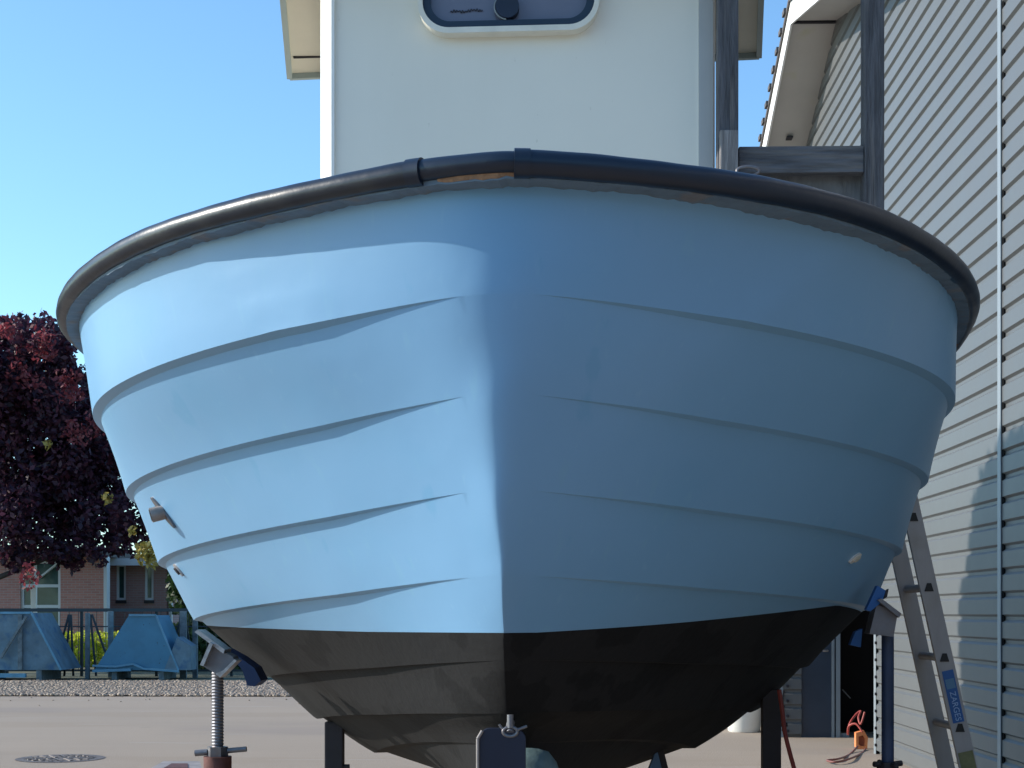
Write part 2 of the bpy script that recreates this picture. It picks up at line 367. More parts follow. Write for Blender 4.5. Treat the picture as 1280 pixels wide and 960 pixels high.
# raise the lower edge of every strake into a lap that fades out before the stem
HB = H.copy(); dU = np.gradient(HB, axis=1); dV = np.gradient(HB, axis=0)
NN = np.cross(dU, dV); NN /= np.linalg.norm(NN, axis=2)[..., None]+1e-9
flipn = np.sign(NN[..., 1]+1e-9)*-1; NN *= np.where(np.arange(HB.shape[1])[None, :, None]*0+np.abs(NN[..., :1]) > .9, np.sign(NN[..., :1])*np.where(np.arange(HB.shape[1]) < c0, -1, 1)[None, :, None], flipn[..., None])
FDM = np.zeros(HB.shape[:2])
for i in range(HB.shape[0]):
    vL, oL, k, f = ROWS[i]; oR = ROWSR[i][1]
    off = np.concatenate([oL[:0:-1], oR]) 
    dx = HB[i, :, 0]-HB[i, c0, 0]; s_ = np.abs(dx)
    lo = np.where(dx < 0, .10 if k < 4 else .02, .10 if k < 4 else .06); hi = lo+np.where(dx < 0, .45, .55)
    fd = np.clip((s_-lo)/(hi-lo), 0, 1); FDM[i] = fd
    if k > 0 and f == ST: 
        g = np.maximum(fd, .04)[:, None]; H[i] = HB[i-1]*(1-g)+HB[i]*g
    else: H[i] = HB[i]
    H[i] += NN[i]*(off*fd*D0)[:, None]
top = flip_build(H[:iw+1], 'topsides', M['hull'], boat)
bot = flip_build(H[iw:], 'bottom', M['bottom'], boat); bot['label'] = 'black antifouled bottom with worn brown patches'
# crease the lap edges
NC = H.shape[1]
for o, r0 in ((top, 0), (bot, iw)):
    me = o.data; rs = {r-r0 for r in sharp_rows}
    at_ = me.attributes.new('sharp_edge', 'BOOLEAN', 'EDGE') if 'sharp_edge' not in me.attributes else me.attributes['sharp_edge']
    for e_ in me.edges:
        a, b = e_.vertices
        if a//NC == b//NC and a//NC in rs and max(FDM[a//NC+r0, a % NC], FDM[b//NC+r0, b % NC]) > 0: at_.data[e_.index].value = True
    me.update()
mbt = MB(); tr = H[:, 0]; tl = H[:, -1]     # transom
n = len(tr); mbt.add(np.concatenate([tr, tl]).tolist(), [(i, i+1, n+i+1, n+i) for i in range(n-1)]); mbt.build('transom', M['hull'], boat)
mbd = MB(); a = H[0]; nh = NT-1
dk = a.copy(); dk[:, 2] -= .02
mbd.add(np.concatenate([a[:nh+1], a[::-1][:nh+1]]).tolist(), [(i, i+1, nh+1+i+1, nh+1+i) for i in range(nh)]); dko = mbd.build('deck', M['deck'], boat); dko.location.z -= .03
# rubber rail in three lengths with sleeve ends
rl = level(RAILP['L'], -1, heel=False); rr_ = level(RAILP['R'], 1, heel=False)
RC = np.concatenate([rl[:0:-1], (rl[:1]+rr_[:1])/2, rr_[1:]])
for it in range(6): RC[1:-1] = .5*RC[1:-1]+.25*(RC[2:]+RC[:-2])
RC = [Vector(p) for p in RC]
# resample evenly
def resample(P, n):
    d = [0]
    for i in range(1, len(P)): d.append(d[-1]+(P[i]-P[i-1]).length)
    out = []; j = 0
    for k in range(n):
        s = d[-1]*k/(n-1)
        while j < len(P)-2 and d[j+1] < s: j += 1
        t_ = (s-d[j])/max(1e-9, d[j+1]-d[j]); out.append(P[j].lerp(P[j+1], min(max(t_, 0), 1)))
    return out
RC = resample(RC, 700)
def pxx(p):
    x = p.x*math.cos(YAW)+p.y*math.sin(YAW); y = -p.x*math.sin(YAW)+p.y*math.cos(YAW); return 640+F*x/y
iA = min(range(250, 450), key=lambda i: abs(RC[i].x+.36)); iB = min(range(250, 450), key=lambda i: abs(RC[i].x+.078))
def rail(i0, i1, r, m, seed):
    rs = []
    for i in range(i0, i1+1):
        t_ = i*.35+seed; rs.append(r*(1+.02*math.sin(t_*.7)+.012*math.sin(t_*2.3)))
    return MB().tube([RC[i]+Vector((0, 0, .004*math.sin(i*.09+seed))) for i in range(i0, i1+1)], rs, 20).build('rubber_rail', m, boat)
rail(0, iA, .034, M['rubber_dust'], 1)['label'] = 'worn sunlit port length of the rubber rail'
rail(iA-4, iB, .029, M['rubber'], 2)['label'] = 'thin middle length of the rubber rail over the stem'
rail(iB-1, 699, .036, M['rubber'], 3)['label'] = 'dark blue black starboard length of the rubber rail'
for i, r in ((iA, .038), (iB, .0395)):
    MB().tube([RC[i-1], RC[i+1]], r, 24).build('rail_joint', M['rubber'], boat)
# backing strip under the rail (grey dirty edge) follows the sheer
def strip(i0, i1, z0, z1, out, m, name, rag=0, inn=.012):
    v = []; f = []
    for i in range(i0, i1+1):
        p = RC[i]; tn = (RC[min(i+1, 699)]-RC[max(i-1, 0)]).normalized(); nn = Vector((tn.y, -tn.x, 0)).normalized()
        if nn.dot(Vector((p.x+.11, p.y-6.5, 0))) < 0: nn = -nn
        g = rag*(math.sin(i*1.3)+math.sin(i*2.9+1)+math.sin(i*.45))*.5
        for z, o_ in ((z0, -inn), (z0, out), (z1+g, out-.004), (z1+g, -inn-.02)): v.append(p+nn*o_+Vector((0, 0, z)))
    n = i1-i0+1
    for i in range(n-1):
        for k in range(3): f.append((i*4+k, i*4+k+1, (i+1)*4+k+1, (i+1)*4+k))
    return MB().add(v, f, False).build(name, m, boat)
M['grime'] = multi(mat('grimy_edge', (.13, .19, .25), .8, var=.15, vscale=12, bump=.2), [(9, .55, .65, (.20, .18, .17), .7, None)])
strip(60, 640, -.010, -.040, .002, M['grime'], 'rail_backing', .003, .13)
strip(iA+3, iA+20, -.022, -.035, .004, M['rawwood'], 'bare_wood', .004)['label'] = 'bare orange wood showing under the rail'
strip(478, 492, -.030, -.041, .004, M['rawwood'], 'bare_wood', .003)
# deck cleats by the starboard rail
def cleat(i, name, h):
    p = RC[i]+Vector((-.02, .03, .03)); o = MB().tube([p, p+Vector((0, 0, h))], .012, 8)
    o.tube([p+Vector((-.045, -.01, h)), p+Vector((.0, 0, h+.008)), p+Vector((.05, .01, h))], [.007, .013, .007], 8); return o.build(name, M['steel'], boat)
for xx in (1134, 1163):
    i = min(range(380, 640), key=lambda i: abs(pxx(RC[i])-xx)); cleat(i, 'cleat', .022)
i = min(range(380, 640), key=lambda i: abs(pxx(RC[i])-1090)); p = RC[i]+Vector((-.02, .02, .03))
MB().tube([p+Vector((.055*math.cos(a), 0, .04*math.sin(a))) for a in np.linspace(0, math.pi, 12)], .009, 8).build('hoop', M['bright'], boat)
# hull surface lookup: nearest ray hit
bpy.context.view_layer.update()
from mathutils.bvhtree import BVHTree
bv = BVHTree.FromPolygons([tuple(p) for p in H.reshape(-1, 3)], [(i*H.shape[1]+j, i*H.shape[1]+j+1, (i+1)*H.shape[1]+j+1, (i+1)*H.shape[1]+j) for i in range(H.shape[0]-1) for j in range(H.shape[1]-1)])
def raydir(px, py):
    xc = (px-640)/F; zc = (767-py)/F
    return Vector((xc*math.cos(YAW)-math.sin(YAW), xc*math.sin(YAW)+math.cos(YAW), zc))
def on_hull(px, py):
    d = raydir(px, py).normalized(); h = bv.ray_cast(Vector((0, 0, CAMZ)), d)
    nn = h[1]; 
    if nn.dot(d) > 0: nn = -nn
    return h[0], nn
def at(px, py, Y): d = raydir(px, py); return Vector((0, 0, CAMZ))+d*(Y/d.y)
# exhaust outlet with flange (port)
P0, N0 = on_hull(205, 640)
q = N0.to_track_quat('Z', 'Y')
ex = MB(); fl = MB()
pts = []
for k in range(28):
    a = 2*math.pi*k/28; rad = Vector((.022*math.cos(a), .062*math.sin(a)*(1+.25*abs(math.sin(a))), 0)); pts.append(P0+q@(Matrix.Rotation(R(28), 3, 'Z')@rad))
fl.prism([p-N0*.01 for p in pts], N0*.018)
flo = fl.build('exhaust_flange', M['steel'], boat)
dirn = (N0*.8+Vector((-.5, 0, .1))).normalized()
ex.tube([P0, P0+dirn*.05], .028, 18); ex.build('exhaust_pipe', mat('rusty_pipe', (.30, .27, .26), .5, .5, var=.3, vscale=20), boat)
MB().tube([P0+dirn*.048, P0+dirn*.052], .023, 18).build('exhaust_mouth', M['black'], boat)
def scupper(px, py, w_, h_, rot, m):
    P0, N0 = on_hull(px, py); q = N0.to_track_quat('Z', 'Y'); mb = MB(); pts = []
    for k in range(24):
        a = 2*math.pi*k/24; pts.append(P0+q@(Matrix.Rotation(R(rot), 3, 'Z')@Vector((w_*math.cos(a), h_*math.sin(a), 0))))
    mb.prism([p-N0*.006 for p in pts], N0*.014); o = mb.build('scupper', m, boat)
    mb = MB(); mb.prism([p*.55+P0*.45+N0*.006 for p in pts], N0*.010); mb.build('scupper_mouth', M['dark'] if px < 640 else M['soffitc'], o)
    return o
scupper(224, 712, .017, .034, 35, mat('scupper_grey', (.42, .38, .37), .4, .3, var=.2))
scupper(1068, 697, .040, .018, 25, M['plastic'])
# bow eye with shackle at the stem foot
pe = at(638, 905, 4.66)
mb = MB(); mb.tube([pe+Vector((0, .14, .0)), pe+Vector((0, 0, 0)), pe+Vector((0, -.02, -.025))], .013, 10)
mb.tube([pe+Vector((.022*math.cos(a)-.0, -.02, -.022+.014*math.sin(a))) for a in np.linspace(0, 2*math.pi, 20)], .0055, 8)
mb.tube([pe+Vector((.022, -.02, -.016)), pe+Vector((.05, -.01, -.006))], .005, 8); mb.tube([pe+Vector((-.022, -.02, -.016)), pe+Vector((-.034, -.02, .0))], .004, 8)
mb.tube([pe+Vector((0, -.02, .03)), pe+Vector((0, -.02, -.01))], .010, 8)
mb.build('bow_shackle', M['steel'], boat)
# keel
MB().prism([(-.14, 5.15, .62), (-.08, 5.15, .62), (-.06, 10.4, .60), (-.12, 10.4, .60)], (0, 0, -.2)).build('keel', M['bottom'], boat)

# cabin: plan widens aft
CZ0, CZ1 = 2.30, 4.75
FL, FR, BL, BR = Vector((-1.035, 7.10, 0)), Vector((.700, 7.10, 0)), Vector((-1.30, 9.0, 0)), Vector((.965, 9.0, 0))
def V3(p, z): return Vector((p.x, p.y, z))
cab = MB(); cab.prism([V3(p, CZ0) for p in (FL, FR, BR, BL)], (0, 0, CZ1-CZ0)); cabin = cab.build('cabin', M['cream'], boat)
# corner trims
mb = MB(); mb.prism([(-1.024, 7.082, CZ0), (-1.010, 7.082, CZ0), (-1.01, 7.3, CZ0), (-1.108, 7.3, CZ0), (-1.082, 7.19, CZ0)], (0, 0, CZ1-CZ0)); mb.build('corner_trim', M['white'], cabin)
mb = MB(); mb.prism([(.690, 7.088, CZ0), (.756, 7.088, CZ0), (.77, 7.14, CZ0), (.69, 7.14, CZ0)], (0, 0, CZ1-CZ0)); mb.build('corner_trim', mat('trim_grey', (.46, .46, .45), .5, var=.05), cabin)
for a, b, c in ((FL, BL, -1), (FR, BR, 1)):   # side batten lines
    p = a.lerp(b, .14); p2 = a.lerp(b, .22); s_ = Vector((c*.012, 0, 0))
    MB().prism([V3(p, CZ0), V3(p+s_, CZ0), V3(p2+s_, CZ0), V3(p2, CZ0)], (0, 0, CZ1-CZ0)).build('side_batten', M['rawwood'] if c < 0 else M['cream'], cabin)
# roof slab with rim; wider aft
ez = 4.58
e = [at(356, -60, 7.0), at(362, 92, 8.55), at(952, 67, 8.30), at(946, -60, 7.0)]
roofp = [Vector((e[0].x, 6.75, 4.66)), Vector((e[1].x, 8.55, 4.545)), Vector((e[2].x, 8.40, 4.585)), Vector((e[3].x, 6.75, 4.66))]
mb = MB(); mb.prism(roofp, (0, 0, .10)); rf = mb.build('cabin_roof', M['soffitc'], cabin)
mb = MB()
for i in (0, 1, 2, 3):
    p, q_ = roofp[i], roofp[(i+1) % 4]; mb.beam(p+Vector((0, 0, .045)), q_+Vector((0, 0, .045)), .03, .15)
mb.build('roof_edge', mat('roof_edge', (.30, .36, .36), .5), rf)
mb = MB(); mb.beam(roofp[1].lerp(roofp[0], .13)+Vector((.03, 0, -.004)), Vector((-1.2, roofp[1].lerp(roofp[0], .13).y, roofp[1].z+.015)), .012, .012)
mb.build('roof_seam', M['dark'], rf)
# window: frame, gasket, pane, knob, script
def rrect(x0, x1, z0, z1, r, tilt=0, n=10):
    P = []
    for (cx_, cz_, a0) in ((x1-r, z0+r, -90), (x1-r, z1-r, 0), (x0+r, z1-r, 90), (x0+r, z0+r, 180)):
        for k in range(n+1):
            a = R(a0+90*k/n); P.append((cx_+r*math.cos(a), cz_+r*math.sin(a)))
    mx, mz = (x0+x1)/2, (z0+z1)/2
    return [(mx+(x-mx)*math.cos(tilt)-(z-mz)*math.sin(tilt), mz+(x-mx)*math.sin(tilt)+(z-mz)*math.cos(tilt)) for x, z in P]
wl_, wr_ = (523-688)/F*7.1+.0, (748-688)/F*7.1
wz0 = CAMZ+(767-46)/F*7.1; wz1 = wz0+.52
def annulus(A, B, y0, y1):
    n = len(A); v = [(x, y, z) for (pts_, y) in ((A, y0), (B, y0), (A, y1), (B, y1)) for x, z in pts_]; f = []
    for i in range(n):
        j = (i+1) % n; f += [(i, j, n+j, n+i), (i, 2*n+i, 2*n+j, j), (n+i, n+j, 3*n+j, 3*n+i), (2*n+i, 3*n+i, 3*n+j, 2*n+j)]
    return MB().add(v, f)
tl_ = R(.9)
o0 = rrect(wl_, wr_, wz0, wz1, .14, tl_); o1 = rrect(wl_+.022, wr_-.022, wz0+.026, wz1-.026, .12, tl_); o2 = rrect(wl_+.058, wr_-.058, wz0+.062, wz1-.06, .09, tl_)
wf = annulus(o0, o1, 7.03, 7.1).build('window_frame', mat('frame_cream', (.74, .71, .62), .4, var=.08, vscale=10), cabin)
annulus(o1, o2, 7.052, 7.1).build('gasket', M['gasket'], wf)
MB().prism([(x, 7.085, z) for x, z in rrect(wl_+.05, wr_-.05, wz0+.055, wz1-.05, .09, tl_)], (0, .01, 0)).build('window_pane', M['glass'], wf)
kc = at(634, 7, 7.04)
MB().tube([kc, kc+Vector((0, .045, 0))], .055, 28).build('window_knob', M['navy'], wf)
MB().tube([kc+Vector((.059*math.cos(a), .01, .059*math.sin(a))) for a in np.linspace(R(150), R(265), 14)], .004, 6).build('knob_edge', M['trim'], wf)
# small handwritten mark on the pane (illegible script)
s0 = at(563, 15, 7.08); pts = []
for k in range(90):
    u = k/89; pts.append(s0+Vector((u*.150, 0, .007*math.sin(u*70)*(.3+.7*math.sin(u*13)**2)+.003*math.sin(u*11)+.008*u)))
MB().tube(pts, .0022, 5, smooth=False).build('handwritten_mark', M['navy'], wf)
# timber frame on deck, starboard of the cabin
fr = MB(); 
fr.box(((893-688)/F*7.0+.006, 6.93, 2.3), ((920-688)/F*7.0, 7.03, 5.0), .006); gal = fr.build('timber_post', M['wood'], boat)
mb = MB(); mb.box(((899-688)/F*6.9, 6.88, 2.3), ((921-688)/F*6.9, 6.925, CAMZ+(767-166)/F*6.9), .005); mb.build('timber_splint', mat('pale_timber', (.20, .19, .19), .85, var=.4, vscale=8, bump=.5, stretch=(6, 6, .5)), boat)
mb = MB(); mb.box(((1075-688)/F*7.0, 6.93, 2.3), ((1099-688)/F*7.0, 7.03, 5.0), .006); mb.build('timber_post', M['wood'], boat)
mb = MB(); mb.box(((920-688)/F*7.0+.003, 6.94, CAMZ+(767-223)/F*7.0), ((1075-688)/F*7.0-.003, 7.0, CAMZ+(767-190)/F*7.0), .006); mb.build('timber_crossbeam', M['woodh'], boat)
mb = MB(); mb.box(((925-688)/F*7.05, 7.03, 2.5), ((1077-688)/F*7.05, 7.06, CAMZ+(767-221)/F*7.05), 0); mb.build('timber_board', mat('grey_board', (.16, .16, .165), .85, var=.3, vscale=4, stretch=(3, 3, 1), bump=.3), boat)
# coiled fitting at the foot of the frame
p = at(935, 214, 6.75); MB().tube([p+Vector((.05*math.cos(a), .0, .02*math.sin(a))) for a in np.linspace(0, 2*math.pi, 16)], .008, 6).build('rope_coil', M['steel'], boat)

# ------------------------------------------------------------------ supports under the boat
def threaded(mb, a, b, r):
    N = int((b-a).length/.0045) if False else 0
def screw(x, y, z0, z1, r, pitch=.012):
    n = int((z1-z0)/pitch*2); pts = []; rs = []
    for k in range(n+1): pts.append((x, y, z0+(z1-z0)*k/n)); rs.append(r if k % 2 else r*.86)
    return MB().tube(pts, rs, 20, smooth=False)
def jackstand(px, ptop, Y, plate_c, tilt, label, mats, hand):
    x = (px-688)/F*Y; t = thing('jack_stand', (x, Y, 0), label, 'boat stand', 'screw jack stands propping the hull')
    bpy.context.view_layer.update()
    zt = CAMZ+(767-ptop)/F*Y
    if hand: znut = CAMZ-(938-767)/F*Y
    else: znut = CAMZ-(955-767)/F*Y
    screw(x, Y, znut-.02, zt, .025 if hand else .022).build('screw', mats[0], t) if hand else MB().tube([(x, Y, znut-.02), (x, Y, zt)], .025, 20).build('screw', mats[0], t)
    mb = MB(); mb.tube([(x, Y, znut-.025), (x, Y, znut+.012)], .042 if hand else .045, 6, smooth=False)
    if hand:
        mb.tube([(x+.04, Y, znut-.004), (x+.115, Y, znut+.003)], .011, 10); mb.tube([(x-.04, Y, znut-.010), (x-.09, Y, znut-.014)], .013, 10)
    else:
        for a in (20, 110, 200, 290):
            mb.tube([(x, Y, znut), (x+.065*math.cos(R(a)), Y+.065*math.sin(R(a)), znut+.005)], .012, 8)
    mb.build('nut', mats[1], t)
    MB().tube([(x, Y, .45), (x, Y, znut-.026)], .055, 24).build('tube', mats[2], t)
    for k in range(3):
        a = R(90+120*k); MB().beam((x+.03*math.cos(a), Y+.03*math.sin(a), .75), (x+.42*math.cos(a), Y+.42*math.sin(a), .02), .04, .04).build('leg', mats[2], t)
    return t, x, zt
t, x, zt = jackstand(270, 838, 6.0, None, 0, 'rusty screw jack stand with pale tilted pad under the left side of the blue boat', (M['steel'], M['steel'], M['rust']), True)
# tilted swivel head: V of plates facing up-right
def P6(px, py, Y=6.0, dy=0): 
    p = at(px, py, Y); p.y += dy; return p
def plate(name, quad, th, m, parent, Y, dep=.11):
    return MB().prism([at(a, b, Y-dep/2) for a, b in quad], (0, dep, 0)).build(name, m, parent)
plate('pad_plate', [(243, 790), (247, 787), (281, 812), (279, 817)], .01, M['bright'], t, 5.97, .13)
plate('swivel_head', [(263, 806), (291, 821), (293, 826), (274, 845), (251, 831)], .01, M['steel'], t, 5.98, .10)
plate('swivel_flange', [(262, 803), (266, 805), (254, 833), (250, 831)], .01, M['bright'], t, 5.95, .13)
plate('swivel_flange', [(269, 842), (279, 838), (293, 824), (296, 826), (275, 847)], .01, M['bright'], t, 5.95, .10)
plate('pad', [(282, 812), (300, 822), (318, 835), (326, 851), (318, 858), (309, 857), (303, 838)], .02, M['navypad'], t, 6.25, .16)
t, x, zt = jackstand(1107, 775, 6.25, None, 0, 'dark blue jack stand with grey tilted head under the right side of the blue boat', (M['bluesteel'], M['dark'], M['dark']), False)
plate('swivel_head', [(1096, 755), (1122, 768), (1117, 796), (1087, 792)], .01, M['steel'], t, 6.2, .10)
plate('pad_plate', [(1097, 750), (1102, 748), (1127, 767), (1124, 772)], .01, M['steel'], t, 6.17, .13)
plate('pad', [(1097, 732), (1107, 738), (1103, 752), (1088, 764), (1083, 762)], .02, M['bluepad'], t, 6.15, .05)
plate('pad_tail', [(1069, 790), (1078, 786), (1076, 809), (1063, 806)], .02, M['bluepad'], t, 6.4, .05)
plate('strap', [(1107, 739), (1111, 736), (1109, 746), (1105, 749)], .02, M['dark'], t, 6.14, .03)
# cradle posts + keel stand
def prop(px0, px1, ptop, Y, label, bolt):
    x0, x1 = (px0-688)/F*Y, (px1-688)/F*Y; t = thing('cradle_post', ((x0+x1)/2, Y, 0), label, 'boat stand', 'dark posts under the hull'); bpy.context.view_layer.update()
    h_ = bv.ray_cast(Vector(((x0+x1)/2, Y, .1)), Vector((0, 0, 1))); zt_ = h_[0].z+.01
    MB().box((x0, Y-.035, .06), (x1, Y+.035, zt_), .006).build('post', M['dark'], t)
    MB().box((x0-.15, Y-.12, 0), (x1+.15, Y+.12, .06), .006).build('foot', M['dark'], t)
    MB().tube([(bolt[0], Y-.02, bolt[1]), (bolt[0]+bolt[2]*.03, Y-.02, bolt[1])], .010, 8).build('bolt', M['dark'], t)
Yp = 7.1
prop(406, 429, 868, Yp, 'black square steel post under the left bottom of the blue boat', ((429-688)/F*Yp, CAMZ-(958-767)/F*Yp, 1))
prop(951, 974, 840, Yp, 'black square steel post under the right bottom of the blue boat near the red hose', ((974-688)/F*Yp, CAMZ-(905-767)/F*Yp, 1))
t = thing('keel_stand', ((618-688)/F*4.7, 4.7, 0), 'navy round topped keel stand in front of the boat stem foot', 'boat stand'); bpy.context.view_layer.update()
def arch(x0, x1, ztop, y, r, z0, n=10):
    P = [(x0, y, z0), (x1, y, z0)]
    for k in range(n+1): a = R(90*k/n); P.append((x1-r+r*math.cos(a), y, ztop-r+r*math.sin(a)))
    for k in range(n+1): a = R(90+90*k/n); P.append((x0+r+r*math.cos(a), y, ztop-r+r*math.sin(a)))
    return P
Yk = 4.64; xa, xb = (598-688)/F*Yk, (657-688)/F*Yk; zk = CAMZ-(911-767)/F*Yk
MB().prism(arch(xa, xb, zk, Yk, .035, .08), (0, .05, 0)).build('upright', M['navy'], t)
mb = MB()
for p0, p1 in (((xa-.002, Yk-.004, .1), (xa-.002, Yk-.004, zk-.03)), ((xa-.002, Yk-.004, zk-.03), (xa+.012, Yk-.004, zk-.006))): mb.tube([p0, p1], .0050, 8)
mb.build('edge_strip', M['lid'], t)
MB().box((xa-.12, Yk-.15, 0), (xb+.12, Yk+.4, .08), .01).build('base', M['navy'], t)
# teal cover / fender beside keel stand
t = thing('teal_fender', ((672-688)/F*4.75, 4.75, 0), 'faded teal round buoy beside the navy keel stand', 'buoy'); bpy.context.view_layer.update()
c = Vector(((662-688)/F*4.78, 4.78, 0)); mb = MB(); zt = CAMZ-(935-767)/F*4.78
prof = [(0, 0), (.05, .004), (.10, .03), (.118, .10), (.12, .2), (.105, .30), (.085, .36), (.06, .392), (.03, .402), (0, .404)]
mb.tube([(c.x, c.y, zt-.404+h) for r, h in prof], [max(r, .001) for r, h in prof], 24); mb.build('buoy_body', M['teal'], t)
MB().tube([(c.x, c.y, 0), (c.x, c.y, zt-.40)], .03, 12).build('buoy_stem', M['dark'], t)
# blue triangular prop on the right of the keel
Yq = 6.9; t = thing('blue_wedge', ((827-688)/F*Yq, Yq, 0), 'blue painted wedge shaped prop with dark bracket right of the keel', 'prop'); bpy.context.view_layer.update()
a = at(821, 936, Yq); z = .55
MB().prism([(a.x, Yq, a.z), (a.x+.085, Yq, z), (a.x-.13, Yq, z)], (0, .06, 0)).build('wedge', mat('pale_blue_steel', (.09, .20, .38), .5, var=.2), t)
MB().box((a.x-.14, Yq-.06, 0), (a.x+.10, Yq+.12, z), .01).build('base', M['bluesteel'], t)
mb = MB(); mb.beam(a+Vector((.01, .02, .02)), (a.x+.10, Yq+.02, z), .012, .03); mb.beam(a+Vector((0, .02, -.0)), a+Vector((.045, .02, .015)), .02, .03); mb.build('bracket', M['dark'], t)

# ------------------------------------------------------------------ ladder leaning on the boat
YL = 7.0
lt = thing('ladder', ((1250-688)/F*YL, YL, 0), 'aluminium ladder with blue sticker leaning against the right side of the boat', 'ladder'); bpy.context.view_layer.update()
def lad(px, py, Y): return at(px, py, Y)
A = at(1141, 647, YL); B = at(1199, 910, YL); d = (B-A)/(B.z-A.z)   # per unit z
def Lp(z, y): return Vector((A.x+d.x*(z-A.z), y, z))
Ya, Yb = YL, YL+.42
for Yr, nm in ((Ya, 'rail'), (Yb, 'rail')):
    mb = MB(); p, q_ = Lp(0.0, Yr), Lp(2.62, Yr); mb.beam(p, q_, .078, .026, up=(0, 1, 0)); mb.build('ladder_rail', M['alu'], lt)
zr = [A.z+(B.z-A.z)*k/3 for k in range(-3, 8)]
for z in zr:
    if z < .1 or z > 2.6: continue
    r = MB(); p, q_ = Lp(z, Ya+.012), Lp(z, Yb-.012); r.tube([p, q_], .019, 12); r.build('rung', M['alu'], lt)
    c = Lp(z, Ya-.0135); mb = MB(); s_ = .021
    mb.prism([c+Vector((-s_, 0, -s_*.8)), c+Vector((s_, 0, -s_*.8)), c+Vector((s_*.45, 0, s_)), c+Vector((-s_*.45, 0, s_))], (0, -.004, 0)); mb.build('rung_end', M['rubberfoot'], lt)
# sticker
ux = Vector((-d.x, 0, -1)).normalized()*1     # down the rail
dn = Vector((-d.x, 0, -1)); dn = Vector((d.x*-1, 0, -1)).normalized()
dn = (Lp(0, 0)-Lp(1, 0)).normalized(); rt = Vector((-dn.z, 0, dn.x))
s0 = at(1180, 838, YL-.014); s1 = at(1196, 903, YL-.014)
mid0 = Lp(s0.z, YL-.0145); mid1 = Lp(s1.z, YL-.0145)
MB().prism([mid0-rt*.026, mid0+rt*.026, mid1+rt*.026, mid1-rt*.026], (0, -.0015, 0)).build('sticker', M['label'], lt)
m2 = mid0+dn*.04; MB().prism([m2-rt*.02, m2+rt*.02, m2+rt*.02+dn*.045, m2-rt*.02+dn*.045], (0, -.003, 0)).build('sticker_panel', mat('label_grey', (.10, .24, .38), .4), lt)
tc_ = bpy.data.curves.new('lettering', 'FONT'); tc_.body = 'ZARGES'; tc_.size = .038; tc_.extrude = .0005; tc_.align_y = 'CENTER'
to = bpy.data.objects.new('lettering', tc_); S.collection.objects.link(to)
bpy.context.view_layer.update(); dg = bpy.context.evaluated_depsgraph_get(); me = bpy.data.meshes.new_from_object(to.evaluated_get(dg)); bpy.data.objects.remove(to)
me.materials.append(M['labeltxt'])
to = bpy.data.objects.new('sticker_lettering', me); S.collection.objects.link(to); to.parent = lt
org = mid0+dn*.098+Vector((0, -.0035, 0))
# text x axis -> dn, text y axis -> -? facing -Y
X = dn; Z = Vector((0, -1, 0)); Yv = Z.cross(X)
mw = Matrix((( X.x, Yv.x, Z.x, org.x), (X.y, Yv.y, Z.y, org.y), (X.z, Yv.z, Z.z, org.z), (0, 0, 0, 1)))
to.matrix_parent_inverse = Matrix.Translation(-Vector(lt.location)); to.matrix_basis = mw
p, q_ = Lp(.62, YL-.0142), Lp(.87, YL-.0142)
MB().prism([p-rt*.034, p+rt*.034, q_+rt*.034, q_-rt*.034], (0, -.001, 0)).build('mossy_stain', M['moss'], lt)
for Yr in (Ya, Yb): MB().beam(Lp(0, Yr), Lp(.06, Yr), .09, .035, up=(0, 1, 0)).build('foot', M['rubberfoot'], lt)

# ------------------------------------------------------------------ warehouse
WX = 3.50; YC = 16.4; YR = 18.6
wh = thing('warehouse', (WX+4, 12, 0), 'grey metal clad warehouse with horizontal ribs and white gable verge', 'building'); bpy.context.view_layer.update()
def ztop(y): return 8.62-.25*(YR-y) if y < YR else 8.62-.40*(y-YR)
pitch = .1815
def profile_pts(z0, z1):
    P = []; z = z0
    while z < z1:
        P += [(-.024, z+.022), (-.024, z+pitch-.040), (.0, z+pitch-.020), (.0, z+pitch+.004)]; z += pitch
    return P
def siding(y0, y1, z0=0.02, z1=10.2, name='siding'):
    P = profile_pts(z0, z1); mb = MB(); v = []; f = []
    n = len(P)
    for y in (y0, y1):
        for dx, z in P: v.append((WX+dx, y, z))
    for i in range(n-1): f.append((i, i+1, n+i+1, n+i))
    mb.add(v, f)
    # clip with the gable planes
    me = mb.build(name, M['siding'], wh, recalc=False); bm = bmesh.new(); bm.from_mesh(me.data)
    for (yy, zz, ny, nz) in ((YR, 8.72, -.25, 1), (YR, 8.72, .40, 1)):
        bmesh.ops.bisect_plane(bm, geom=bm.verts[:]+bm.edges[:]+bm.faces[:], plane_co=(0, yy, zz), plane_no=(0, ny, nz), clear_outer=True)
    bm.to_mesh(me.data); bm.free(); return me
YS = WX*F/(1249-688)
siding(-3.0, YS-.03); siding(YS+.03, YC)
# upper siding above the doorway recess and beyond
P = profile_pts(.02+pitch*17, 10.2); v = []; f = []
for y in (YC+.0, 26.0):
    for dx, z in P: v.append((WX+dx, y, z))
n = len(P); mb = MB().add(v, [(i, i+1, n+i+1, n+i) for i in range(n-1)]); me = mb.build('siding', M['siding'], wh, recalc=False)
bm = bmesh.new(); bm.from_mesh(me.data)
for (yy, zz, ny, nz) in ((YR, 8.72, -.25, 1), (YR, 8.72, .40, 1)):
    bmesh.ops.bisect_plane(bm, geom=bm.verts[:]+bm.edges[:]+bm.faces[:], plane_co=(0, yy, zz), plane_no=(0, ny, nz), clear_outer=True)
bm.to_mesh(me.data); bm.free()
